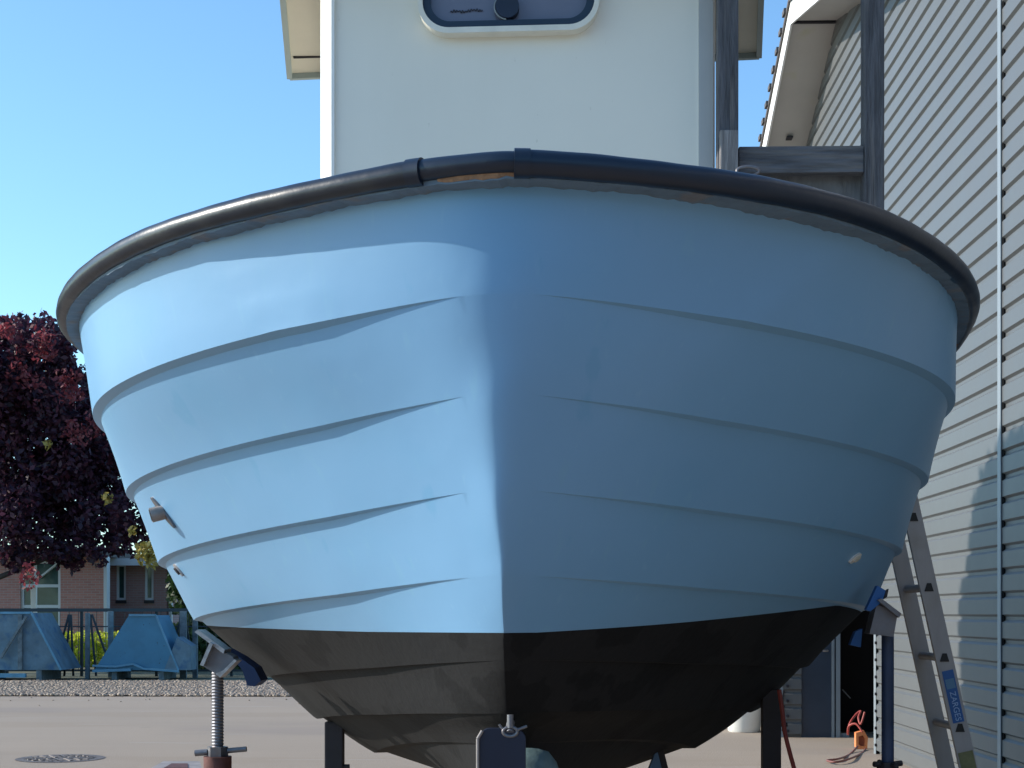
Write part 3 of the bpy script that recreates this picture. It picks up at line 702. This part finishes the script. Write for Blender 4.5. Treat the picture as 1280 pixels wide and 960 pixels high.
# seam flashing
mb = MB(); mb.box((WX-.036, YS-.062, 0), (WX-.028, YS+.022, 7.2)); mb.build('seam_trim', M['trim'], wh)
mb = MB(); mb.box((WX-.02, YS-.077, 0), (WX-.005, YS-.03, 7.2)); mb.box((WX+.001, YS-.1, 0), (WX+.01, YS+.1, 7.2)); mb.build('seam_gap', M['black'], wh)
# corner flashing with screws
mb = MB(); mb.box((WX-.030, YC-.09, 0), (WX-.026, YC+.005, 2.95)); mb.box((WX-.030, YC+.005, 0), (WX+.10, YC+.012, 2.95)); mb.build('corner_flashing', M['trim'], wh)
mb = MB()
for k in range(16):
    z = .1+k*pitch; MB().tube([(WX-.026, YC-.115, z), (WX-.045, YC-.115, z)], .018, 6).build('rivet', M['dark'], wh)
# body of the warehouse behind the cladding
poly = [(WX+.02, -3, 0), (WX+.02, 26, 0), (WX+.02, 26, ztop(26)), (WX+.02, YR, 8.6), (WX+.02, -3, ztop(-3))]
mb = MB(); mb.prism([(WX+.014, -3, 0), (WX+.014, YC, 0), (WX+.014, YC, 2.9), (WX+.014, 26, 2.9), (WX+.014, 26, ztop(26)), (WX+.014, YR, 8.6), (WX+.014, -3, ztop(-3))], (14, 0, 0)); mb.build('wall', M['siding'], wh)
OV = .55
def slope_piece(y0, y1, name):
    z0, z1 = ztop(y0), ztop(y1)
    MB().prism([(WX-OV, y0, z0+.10), (WX-OV, y1, z1+.10), (WX+14, y1, z1+.10), (WX+14, y0, z0+.10)], (0, 0, .03)).build('soffit', M['soffit'], wh)
    MB().prism([(WX-OV-.025, y0, z0+.06), (WX-OV-.025, y1, z1+.06), (WX-OV-.025, y1, z1+.33), (WX-OV-.025, y0, z0+.33)], (.025, 0, 0)).build('fascia', M['fascia'], wh)
    MB().prism([(WX-OV-.05, y0, z0+.335), (WX-OV-.05, y1, z1+.335), (WX+14, y1, z1+.335), (WX+14, y0, z0+.335)], (0, 0, .06)).build('roof', M['roof'], wh)
slope_piece(YR+.004, 26.3, 'a'); slope_piece(2.0, YR-.004, 'b')
MB().box((WX-OV, YR-.03, 8.685), (WX-.03, YR+.01, 8.715)).build('soffit_joint', M['dark'], wh)
c = Vector((WX-.28, 20.6, ztop(20.6)+.09)); MB().box(c-Vector((.04, .09, .01)), c+Vector((.04, .09, .012))).build('soffit_vent', M['dark'], wh)
# white roof tiles edge nibs along the far verge
mb = MB()
for k in range(24):
    y = YR+.2+k*.31; MB().box((WX-OV-.075, y, ztop(y)+.36), (WX-OV-.03, y+.16, ztop(y)+.42)).build('verge_tile', M['roof'], wh)
# annexe facing the camera with door (beyond the corner)
YA = 18.5
xa0, xa1 = (986-688)/F*YA, (1000-688)/F*YA
an = thing('annexe', (3.1, YA, 0), 'low grey clad annexe with dark blue door and black opening beside the warehouse corner', 'building'); bpy.context.view_layer.update()
xl = (978-688)/F*YA
# front strip of cladding
P = [(a, z) for a, z in profile_pts(.02, 2.75)]
v = []; 
for x in (xl, xa1):
    for dx, z in P: v.append((x, YA+dx, z))
n = len(P); MB().add(v, [(i, i+1, n+i+1, n+i) for i in range(n-1)]).build('siding', M['siding'], an, recalc=False)
MB().box((xl, YA+.03, 0), (xa1, YA+3, 2.8)).build('wall', M['siding'], an)
MB().box((xa1+.002, YA+.02, 0), ((1038-688)/F*YA, YA+.06, 2.5), 0).build('door', M['door'], an)
door = an.children[-1] if an.children else None
do = [o for o in an.children if o.name.startswith('door')][0]
MB().tube([((1032-688)/F*YA, YA+.0, 1.05), ((1032-688)/F*YA, YA-.05, 1.05), ((1026-688)/F*YA, YA-.05, 1.05)], .012, 8).build('handle', M['bright'], do)
mb = MB(); mb.box(((1038-688)/F*YA+.002, YA-.01, 0), ((1041-688)/F*YA, YA+.08, 2.5)); mb.box(((1043-688)/F*YA, YA-.02, 0), ((1048-688)/F*YA, YA+.08, 2.5)); mb.build('door_frame', M['trim'], an)
MB().box(((1041-688)/F*YA+.001, YA+.01, 0), ((1043-688)/F*YA-.001, YA+.06, 2.5)).build('door_gap', M['dark'], an)
mb = MB(); x0 = (1048-688)/F*YA+.002
mb.box((x0, YA+.9, 0), (4.6, YA+.95, 2.8)); mb.box((x0, YA+.02, 2.5), (WX+.01, YA+.95, 2.8)); mb.box((x0-.02, YA+.1, 0), (x0, YA+.9, 2.5)); mb.build('opening_interior', M['black'], an)
MB().box((xl-.1, YA-.05, 2.8), (WX-.03, YA+3.2, 2.9)).build('roof', M['roof'], an)
MB().box((x0, YA+.02, 0), (3.62, YA+.08, .05)).build('threshold', M['trim'], an)
mb = MB(); a_ = at(1053, 862, YA+.4); b_ = at(1063, 873, YA+.4); mb.tube([a_, b_], .008, 6); mb.build('hanging_rod', M['trim'], an)
# corner trim with dark screw heads, ragged edge
mb = MB()
for k in range(15):
    z = .08+k*pitch; mb.tube([(xl+.045, YA-.028, z), (xl+.045, YA-.05, z)], .020, 6)
    mb.beam((xl-.02, YA-.035, z), (xl+.0, YA-.035, z+pitch*.7), .02, .02)
mb.build('corner_fixings', M['dark'], an)
MB().box((xl-.10, YA-.015, .0), (xl-.003, YA+.02, 2.7)).build('corner_flashing', M['trim'], an)
# white bin
xb_ = (929-688)/F*19.4; yb_ = 19.4
t = thing('white_bin', (xb_, yb_, 0), 'white plastic barrel standing behind the dark post under the boat', 'barrel'); bpy.context.view_layer.update()
MB().tube([(xb_, yb_, 0), (xb_, yb_, .02), (xb_, yb_, .75)], [.19, .205, .25], 28).build('body', M['plastic'], t)
mb = MB(); mb.tube([(xb_+.262*math.cos(a), yb_+.262*math.sin(a), .75) for a in np.linspace(0, 2*math.pi, 33)], .014, 8); mb.tube([(xb_, yb_, .75), (xb_, yb_, .79)], [.25, .22], 28); mb.build('rim', M['plastic'], t)
MB().box((-.5+xb_-.05, 20.4, 0), (xb_+.9, 20.6, .05)); 
# far boundary wall strip behind the bin : pale low kerb wall
kb = MB(); kb.box((2.0, 20.3, 0), (WX-.5, 20.36, 2.6)); o = kb.build('pale_wall', mat('pale_render', (.45, .42, .36), .8, var=.1), None); tag(o, 'pale rendered wall behind the white barrel', 'wall')
# red hose beside the dark post
def hose(name, pts, r, m, label, cat):
    P = [Vector(p) for p in pts]; Q = []
    for i in range(len(P)-1):
        p0 = P[max(i-1, 0)]; p1 = P[i]; p2 = P[i+1]; p3 = P[min(i+2, len(P)-1)]
        for k in range(8):
            u = k/8; Q.append(.5*((2*p1)+(p2-p0)*u+(2*p0-5*p1+4*p2-p3)*u*u+(3*p1-p0-3*p2+p3)*u**3))
    Q.append(P[-1]); o = MB().tube(Q, r, 8).build(name, m); tag(o, label, cat); return o
hose('red_hose', [at(974, 862, 6.9), at(978, 890, 6.9), at(981, 915, 6.9), at(987, 940, 6.9), at(993, 962, 6.9), at(1003, 1000, 6.9), (1.25, 6.9, .25), (1.45, 6.8, .012), (1.6, 6.3, .012), (1.3, 5.6, .012)], .010, M['red'], 'faded red hose hanging down beside the black post', 'hose')
# orange reel with red cord by the doorway
def gz(px, py): Y = CAMZ*F/(py-767); return at(px, py, Y)
xr = 3.36; Yo = 16.9
t = thing('orange_cable_reel', ((1077-688)/F*Yo, Yo, 0), 'small orange cable box lying at the warehouse corner', 'cable reel'); bpy.context.view_layer.update()
c = at(1077, 925, Yo)
A_ = [(1070, 916), (1080, 913), (1085, 922), (1084, 937), (1076, 938), (1070, 934)]
pA = [at(a, b, Yo) for a, b in A_]; cc = sum(pA, Vector())/len(pA); pB = [cc+(p-cc)*.55 for p in pA]
n = len(pA); v = [p for p in pA]+[p for p in pB]+[p+Vector((0, .09, 0)) for p in pA]+[p+Vector((0, .09, 0)) for p in pB]; f = []
for i in range(n):
    j = (i+1) % n; f += [(i, j, n+j, n+i), (i, 2*n+i, 2*n+j, j), (n+i, n+j, 3*n+j, 3*n+i), (2*n+i, 3*n+i, 3*n+j, 2*n+j)]
MB().add(v, f).build('reel_frame', M['orange'], t)
MB().prism([p+Vector((0, .04, 0)) for p in pB], (0, .03, 0)).build('reel_core', mat('dark_orange', (.35, .10, .04), .6), t)
MB().box((min(p.x for p in pA), Yo, 0), (max(p.x for p in pA), Yo+.09, min(p.z for p in pA))).build('reel_foot', M['orange'], t)
hose('red_cable', [at(1078, 915, 16.9), at(1070, 905, 16.95), at(1061, 908, 17.0), at(1060, 918, 17.05), at(1062, 905, 17.1), at(1070, 893, 17.2), at(1076, 889, 17.2), at(1073, 897, 17.15), at(1076, 905, 17.1), at(1081, 890, 17.1)], .012, M['red'], 'red cable looped in the black doorway above the orange reel', 'cable')
Yg = CAMZ*F/(953-767)
hose('brown_cable', [at(1072, 933, 16.7), at(1062, 943, 16.3), gz(1048, 951)+Vector((0, 0, .02)), gz(1034, 953)+Vector((0, 0, .02)), gz(1045, 955)+Vector((0, 0, .02)), gz(1062, 951)+Vector((0, 0, .02)), at(1078, 941, 16.5), at(1082, 936, 16.8)], .011, mat('brown_cable', (.20, .07, .06), .6), 'dark red cable lying in a loop on the paving by the orange reel', 'cable')
# low grey lid box at lower left
Yb_ = 14.2; t = thing('ground_box', ((220-688)/F*Yb_, Yb_, 0), 'low grey and rust coloured box on the yard beside the rusty jack stand', 'box'); bpy.context.view_layer.update()
q4 = [at(183, 966, 13.6), at(252, 966, 13.6), at(249, 950, 14.5), at(205, 950, 14.5)]
zz = q4[0].z*.5+q4[2].z*.5
q4 = [Vector((p.x, p.y, zz)) for p in q4]
MB().prism([Vector((p.x, p.y, 0)) for p in q4], (0, 0, zz-.02)).build('body', mat('box_green', (.06, .065, .055), .7, var=.3), t)
cc = sum(q4, Vector())/4
MB().prism([Vector((p.x, p.y, zz-.018)) for p in [cc+(p-cc)*1.03 for p in q4]], (0, 0, .02)).build('lid', M['lid'], t)
MB().prism([cc+(p-cc)*.45+Vector((0, 0, .003)) for p in q4], (0, 0, .004)).build('rust_patch', M['rust'], t)

# ------------------------------------------------------------------ foliage
def leaves(centers, radii, n, size, name, m, parent=None, squash=1, shell=.35):
    centers = np.array(centers, float); radii = np.array(radii, float); wgt = radii**2; wgt /= wgt.sum()
    idx = rng.choice(len(centers), n, p=wgt); dirs = rng.normal(size=(n, 3)); dirs /= np.linalg.norm(dirs, axis=1)[:, None]
    rad = radii[idx]*(shell+(1-shell)*rng.random(n)**.6)
    C = centers[idx]+dirs*rad[:, None]*np.array([1, 1, squash])
    a = rng.normal(size=(n, 3)); a /= np.linalg.norm(a, axis=1)[:, None]; b = np.cross(a, rng.normal(size=(n, 3))); b /= np.linalg.norm(b, axis=1)[:, None]
    s = size*rng.uniform(.6, 1.4, n)[:, None]
    V = np.stack([C-a*s, C-b*s*.55, C+a*s, C+b*s*.55], 1).reshape(-1, 3)
    me = bpy.data.meshes.new(name); me.vertices.add(len(V)); me.vertices.foreach_set('co', V.ravel()); me.loops.add(n*4)
    me.loops.foreach_set('vertex_index', np.arange(n*4, dtype=np.int32)); me.polygons.add(n); me.polygons.foreach_set('loop_start', np.arange(0, n*4, 4, dtype=np.int32)); me.update(); me.validate()
    me.materials.append(m); o = bpy.data.objects.new(name, me); S.collection.objects.link(o)
    if parent is not None: o.parent = parent; o.location = -Vector(parent.location)
    return o
# plum tree
YT = 38.0
tc0 = Vector(((-35-688)/F*YT, YT, 0))
t = thing('copper_plum_tree', tc0, 'dark purple leaved plum tree in front of the brick house', 'tree'); bpy.context.view_layer.update()
tr_ = MB(); tr_.tube([tc0, tc0+Vector((.1, 0, 1.2)), tc0+Vector((0, .1, 2.4)), tc0+Vector((.2, 0, 4)), tc0+Vector((.1, 0, 6))], [.24, .20, .17, .11, .04], 12)
for k in range(9):
    a = k*2.4; z = 2.2+k*.4; r = 3.6-k*.2
    tr_.tube([tc0+Vector((0, 0, z)), tc0+Vector((math.cos(a)*r*.5, math.sin(a)*r*.4, z+.7)), tc0+Vector((math.cos(a)*r, math.sin(a)*r*.8, z+1.0))], [.08, .05, .015], 8)
tr_.build('trunk', M['bark'], t)
cl = []; cr = []
def T(px, py, Y=YT): return at(px, py, Y)
clump = [(10,440,1.0),(55,430,.75),(35,480,1.4),(85,500,1.0),(0,520,1.5),(60,560,1.5),(110,560,.95),(20,600,1.5),(90,620,1.3),(140,620,.8),(50,660,1.1),(130,665,.8),(170,655,.75),(10,670,1.1),(190,680,.55),(90,690,.7),(-60,520,2.4),(-100,620,2.2),(150,580,.6),(120,520,.5),(75,450,.35),(0,430,.7),(205,650,.7),(230,640,.8),(-70,440,1.4)]
for px, py, r in clump:
    c = T(px, py, YT+random.uniform(-1.3, 1.3)); cl.append(c); cr.append(r)
    for k in range(7):
        a = Vector((random.gauss(0, 1), random.gauss(0, 1), random.gauss(0, 1))).normalized(); cl.append(c+a*r*.8); cr.append(r*.42)
for px, py in ((8,405),(30,400),(53,398),(70,412),(40,412),(58,415),(95,470),(105,500),(15,412),(66,430),(88,455)):
    cl.append(T(px, py)); cr.append(.22); cl.append(T(px+3, py+12)); cr.append(.28)
for px, py in ((10,705),(35,700),(60,700),(100,700),(125,712),(78,705),(150,695),(118,705),(165,700)):
    cl.append(T(px, py, YT-1)); cr.append(.26)
cl = [c+Vector((0, 0, .30)) if c.z < 5.2 else c for c in cl]
leaves(cl, cr, 62000, .085, 'crown', M['plum'], t)
rc_old = [(58,415,.3),(52,430,.3),(60,440,.25),(8,415,.3),(85,480,.35),(80,495,.35),(92,470,.25),(75,500,.2),(95,535,.3),(120,530,.25),(125,515,.2),(38,722,.28),(115,545,.2),(35,715,.2),(45,418,.2),(100,445,.2),(20,440,.25)]
rc = []
for a_, b_, n_, sp in ((58, 425, 9, 9), (8, 415, 5, 7), (85, 485, 12, 12), (95, 540, 5, 9), (122, 532, 4, 6), (38, 720, 5, 5), (40, 470, 5, 22), (20, 450, 4, 10)):
    for k in range(n_): rc.append((a_+random.gauss(0, sp*.55), b_+random.gauss(0, sp), random.uniform(.07, .17)))
leaves([T(a, b, YT-1.9+random.uniform(-.3, .3)) for a, b, r in rc], [r*1.9 for a, b, r in rc], 1000, .065, 'sunlit_leaves', M['redleaf'], t)  # red clusters paint the sunlit spots of the crown
yc = [(183,690,.28),(190,700,.22),(135,622,.14),(165,663,.12),(178,695,.2),(60,555,.1)]
leaves([T(a, b, YT-1.9) for a, b, r in yc], [r for a, b, r in yc], 260, .08, 'yellow_leaves', M['yellowleaf'], t)
# hedge
hc = []; hr_ = []
for k in range(90):
    x = -15+k*.17+random.uniform(-.05, .05)
    for z in (.15, .45, .76): hc.append((x, 42.8+random.uniform(-.1, .1), z)); hr_.append(.26)
o = leaves(hc, hr_, 26000, .05, 'hedge', M['green']); tag(o, 'low bright yellow green hedge behind the black railing', 'hedge')
# dark conifer behind the house end, bush next to it
def bush(name, px, Y, h, r, label, cat, m, n, sz, grp=None):
    c = Vector(((px-688)/F*Y, Y, 0)); t = thing(name, c, label, cat, grp); bpy.context.view_layer.update()
    MB().tube([c, c+Vector((0, 0, h*.9))], [.14, .03], 8).build('trunk', M['bark'], t)
    C = []; Rr = []
    for k in range(26):
        u = random.random(); a = random.uniform(0, 6.28); rr = r*(1-.6*u); C.append(c+Vector((math.cos(a)*rr*.6, math.sin(a)*rr*.6, .3+u*h))); Rr.append(r*(.5-.25*u))
    leaves(C, Rr, n, sz, 'crown', m, t)
bush('evergreen_tree', 262, 41.5, 4.2, 1.5, 'dark evergreen tree at the right end of the brick house', 'tree', M['darkgreen'], 14000, .09)
bush('evergreen_tree', 345, 42, 5.5, 2.0, 'second dark evergreen tree behind the boat hull', 'tree', M['darkgreen'], 14000, .1)
# tall round tree added left of the frame to cast the shadow on the cladding
Yt = 12.9; xt = -6.6
c = Vector((xt, Yt, 0)); t = thing('round_tree', c, 'clipped round headed green tree added out of view on the left to shadow the cladding', 'tree'); bpy.context.view_layer.update()
dz = (WX-xt)*math.tan(el)/abs(math.sin(az)); 
zc = dz+CAMZ-.48
dyy = (WX-xt)*(-L.y/abs(L.x))      # drift of shadow along Y
sph_y = 11.52-dyy
MB().tube([(xt, sph_y, 0), (xt, sph_y, zc)], [.2, .1], 12).build('trunk', M['bark'], t)
C = []; Rr = []
for k in range(110):
    a = random.uniform(0, 6.28); zz_ = random.uniform(-4.2, 1.0)
    rr = 1.55*math.sqrt(max(.05, 1-(max(zz_, 0)/1.45)**2)); rr *= 1+.06*min(zz_, 0)
    C.append((xt+math.cos(a)*rr*.6, sph_y+math.sin(a)*rr*.62, zc+zz_)); Rr.append(rr*.42)
t.location = (xt, sph_y, 0)
t.children[0].location = (-xt, -sph_y, 0)
leaves(C, Rr, 130000, .12, 'crown', M['darkgreen2'], t, shell=.1)

# ------------------------------------------------------------------ house
YH = 45.0
hs = thing('brick_house', ((60-688)/F*YH, YH, 0), 'single storey red brick house with white trim behind the purple tree', 'house'); bpy.context.view_layer.update()
def hx(px, Y=YH): return (px-688)/F*Y
def hz(py, Y=YH): return CAMZ+(767-py)/F*Y
def wall_with_holes(x0, x1, z0, z1, holes, y, th, name, m, parent):
    xs = sorted({x0, x1, *[h[0] for h in holes], *[h[1] for h in holes]}); zs = sorted({z0, z1, *[h[2] for h in holes], *[h[3] for h in holes]})
    mb = MB()
    for i in range(len(xs)-1):
        for j in range(len(zs)-1):
            cx_, cz_ = (xs[i]+xs[i+1])/2, (zs[j]+zs[j+1])/2
            if any(h[0] < cx_ < h[1] and h[2] < cz_ < h[3] for h in holes): continue
            mb.add([(xs[i], y, zs[j]), (xs[i+1], y, zs[j]), (xs[i+1], y, zs[j+1]), (xs[i], y, zs[j+1])], [(0, 1, 2, 3)])
    for h in holes:
        a, b, c, d_ = h; mb.add([(a,y,c),(a,y+th,c),(a,y+th,d_),(a,y,d_)], [(0,1,2,3)]); mb.add([(b,y,c),(b,y,d_),(b,y+th,d_),(b,y+th,c)], [(0,1,2,3)])
        mb.add([(a,y,c),(b,y,c),(b,y+th,c),(a,y+th,c)], [(0,1,2,3)]); mb.add([(a,y,d_),(a,y+th,d_),(b,y+th,d_),(b,y,d_)], [(0,1,2,3)])
    return mb.build(name, m, parent, recalc=False)
def window(x0, x1, z0, z1, y, bars, parent, th=.07, fr=.09):
    mb = MB(); mb.box((x0, y, z0), (x0+fr, y+th, z1)); mb.box((x1-fr, y, z0), (x1, y+th, z1)); mb.box((x0+fr, y, z0), (x1-fr, y+th, z0+fr)); mb.box((x0+fr, y, z1-fr), (x1-fr, y+th, z1))
    for kind, p in bars:
        if kind == 'v': mb.box((p-fr/2, y+.005, z0+fr), (p+fr/2, y+th-.01, z1-fr))
        else: mb.box((x0+fr, y+.002, p-fr/2), (x1-fr, y+th-.012, p+fr/2))
    w_ = mb.build('window', M['housewhite'], parent); MB().box((x0+fr, y+th*.5, z0+fr), (x1-fr, y+th*.6, z1-fr)).build('window_pane', M['houseglass'], w_); return w_
wx0, wx1, wz0_, wz1_ = hx(20), hx(71), hz(788), hz(700)
wall_with_holes(-19, hx(126), 0, 3.2, [(wx0, wx1, wz0_, wz1_)], YH, .15, 'wall', M['brick'], hs)
window(wx0, wx1, wz0_, wz1_, YH+.06, [('v', hx(38)), ('h', hz(732)), ('h', hz(758))], hs)
MB().beam((hx(44), YH+.03, hz(722)), (hx(68), YH+.03, hz(703)), .05, .12, up=(0, 1, 0)).build('window_stay', M['housewhite'], hs)
MB().box((hx(126)+.002, YH-.03, 0), (hx(130), YH+.3, 3.2)).build('corner_trim', M['housewhite'], hs)
YH2 = YH+1.5
holes = [(hx(142, YH2), hx(154, YH2), hz(750, YH2), hz(705, YH2)), (hx(178, YH2), hx(189, YH2), hz(750, YH2), hz(705, YH2))]
wall_with_holes(hx(128, YH2), hx(206, YH2), 0, 3.2, holes, YH2, .12, 'wall', M['brickd'], hs)
for h in holes:
    window(h[0], h[1], h[2], h[3], YH2+.03, [], hs, fr=.07); MB().box((h[0]-.02, YH2-.04, h[2]-.10), (h[1]+.02, YH2, h[2]-.005)).build('window_sill', M['dark'], hs)
MB().box((-19, YH+.2, 0), (hx(128, YH2)-.05, YH+8, 3.2)).build('wing', M['brick'], hs); MB().box((hx(128, YH2), YH2+.2, 0), (hx(206, YH2), YH+8, 3.2)).build('wing', M['brickd'], hs)
MB().box((hx(130, YH2), YH2-.5, hz(707, YH2)), (hx(222, YH2), YH2-.44, hz(698, YH2))).build('fascia', M['housewhite'], hs)
MB().prism([(-19.5, YH-.5, 3.2), (hx(130), YH-.5, 3.2), (hx(130), YH+9, 3.2), (-19.5, YH+9, 3.2)], (0, 0, .2)).build('roof', M['roof'], hs)
MB().prism([(hx(130)+.01, YH2-.43, 3.05), (hx(222, YH2), YH2-.43, 3.05), (hx(222, YH2), YH+9, 3.05), (hx(130)+.01, YH+9, 3.05)], (0, 0, .15)).build('roof', M['roof'], hs)
MB().box((hx(208, YH2), YH2+.1, 0), (hx(211, YH2), YH2+.2, 3)).build('downpipe', M['housewhite'], hs)
# white garden post in front of the window
t = MB().box((hx(33, 40.5), 40.5, 0), (hx(40, 40.5), 40.6, hz(731, 40.5)), .01).build('white_post', M['white']); tag(t, 'short white post standing in front of the big house window', 'post')

# ------------------------------------------------------------------ railing, posts, skips
YF = 36.0
ft = thing('railing', (hx(100, YF), YF, 0), 'black metal railing with thin bars in front of the hedge', 'fence'); bpy.context.view_layer.update()
fx0, fx1 = -15.0, -2.0; zt = hz(762, YF)
MB().box((fx0, YF-.03, zt-.05), (fx1, YF+.03, zt+.03)).build('top_rail', M['fence'], ft)
MB().box((fx0, YF-.02, .12), (fx1, YF+.02, .17)).build('bottom_rail', M['fence'], ft)
mb = MB(); 
mb.box((fx0, YF-.012, hz(784, YF)), (fx1, YF+.012, hz(783, YF)+.01)); mb.build('mid_rail', M['fence'], ft)
mb = MB(); x = fx0
while x < fx1: mb.tube([(x, YF, .17), (x, YF, zt-.05)], .007, 5, caps=False); x += .22
mb.build('bars', M['fence'], ft)['kind'] = 'stuff'
for k in range(8): x = fx0+.2+k*1.8; MB().box((x-.03, YF+.03, 0), (x+.03, YF+.09, zt)).build('fence_post', M['fence'], ft)
YS_ = 34.2
def skip(pts_bottom, pts_top, Y, dep, label, m, name='tipping_skip'):
    b0, b1 = pts_bottom; t0, t1 = pts_top
    X0, X1, X2, X3 = [hx(p, Y) for p in (b0[0], b1[0], t1[0], t0[0])]; zb = hz(b0[1], Y); zt_ = hz(t0[1], Y)
    t = thing(name, ((X0+X1)/2, Y, 0), label, 'skip'); bpy.context.view_layer.update()
    MB().prism([(X0, Y, zb), (X1, Y, zb), (X2, Y, zt_), (X3, Y, zt_)], (0, dep, 0)).build('tub', m, t)
    mb = MB(); mb.beam((X3, Y-.01, zt_), (X2, Y-.01, zt_), .05, .05); mb.beam((X1-.02, Y-.015, zb), (X2, Y-.015, zt_), .04, .04, up=(0, 1, 0)); mb.build('rim', M['skiprim'], t)
    mb = MB()
    for k in range(2):
        xa_ = X0+(X1-X0)*(.2+.55*k); MB().box((xa_, Y+.02, 0), (xa_+.12, Y+dep-.02, zb)).build('skid', M['post'], t)
    return t, X0, X1, X2, X3, zb, zt_
t, X0, X1, X2, X3, zb, zt_ = skip(((114, 838), (222, 838)), ((158, 769), (192, 769)), YS_, 1.2, 'bright blue trapezoid skip with battered lip standing before the railing', M['skip'])
mb = MB(); P = [(X0-.02, YS_-.06, zb+.10), (X0+.5, YS_-.07, zb+.08), (X0+.9, YS_-.06, zb+.14), (X0+1.15, YS_-.06, zb+.03), (X1+.0, YS_-.05, zb-.03)]
for a, b in zip(P[:-1], P[1:]): mb.beam(a, b, .05, .045)
mb.beam((X0-.02, YS_-.06, zb-.02), (X0+.85, YS_-.06, zb+.01), .06, .06); mb.build('battered_lip', M['skiprim'], t)
mb = MB(); mb.prism([(X1-.35, YS_-.02, zb), (X1+.25, YS_-.02, zb), (X1+.25, YS_-.02, zb+.55), (X1-.05, YS_-.02, zb+.75)], (0, .6, 0)); mb.build('side_flap', M['skipold'], t)
t, X0, X1, X2, X3, zb, zt_ = skip(((-60, 838), (73, 838)), ((-60, 766), (34, 766)), YS_-.6, 1.4, 'faded grey blue skip with pale diagonal bar at the left edge', M['skipold'])
mb = MB(); mb.beam((hx(-5, YS_-.7), YS_-.7, hz(822, YS_)), (hx(28, YS_-.7), YS_-.7, hz(770, YS_)), .05, .07, up=(0, 1, 0)); mb.box((hx(30, YS_), YS_-.68, .25), (hx(35, YS_), YS_-.62, hz(768, YS_))); mb.build('brace', M['post'], t)
MB().box((X0, YS_-.72, hz(846, YS_)), (hx(40, YS_), YS_-.62, hz(841, YS_))).build('lip', M['skiprim'], t)
# timber posts
def tpost(px, w_, Y, top, label):
    t = MB().box((hx(px, Y), Y, 0), (hx(px+w_, Y), Y+.1, hz(top, Y)), .008).build('timber_post', M['post']); tag(t, label, 'post', 'grey posts among the skips')
tpost(102, 5, 34.6, 766, 'grey timber post midway between the two skips')
tpost(222, 8, 34.9, 764, 'pale timber post at the right side of the bright blue skip')
tpost(131, 6, 35.2, 764, 'blue grey post behind the left slope of the bright blue skip')
tpost(238, 6, 35.3, 770, 'post nearest the boat hull beyond the bright blue skip')
def trestle(px, Y, label, lean):
    t = thing('trestle', (hx(px, Y), Y, 0), label, 'trestle', 'dark trestles leaning by the railing'); bpy.context.view_layer.update()
    top = Vector((hx(px, Y), Y, hz(768, Y)))
    for dx in lean: MB().beam(top+Vector((dx*.1, 0, 0)), (top.x+dx, Y+.05*dx, .05), .042, .042, up=(0, 1, 0)).build('leg', M['fence'], t)
trestle(84, 35.0, 'dark trestle with splayed legs right of the faded skip', (-.42, -.15, .06))
trestle(108, 35.1, 'dark trestle leg leaning right beside the grey timber post', (.55, .15))
trestle(226, 35.4, 'dark trestle behind the pale timber post', (-.35, .3))

# ------------------------------------------------------------------ unseen hall added behind the camera to hold back sky light
hl_ = thing('unseen_hall', (0, -24, 0), 'long slate grey hall added unseen behind the camera to block sky light', 'building'); bpy.context.view_layer.update()
MB().box((-16, -42, 0), (16, -24, 7)).build('wall', mat('hall_cladding', (.10, .13, .15), .8, var=.1), hl_)
MB().box((-16.5, -42.5, 7.0), (16.5, -23.5, 7.3)).build('roof', M['roof'], hl_)
MB().box((-4, -23.98, 0), (4, -23.94, 5)).build('gate', M['black'], hl_)
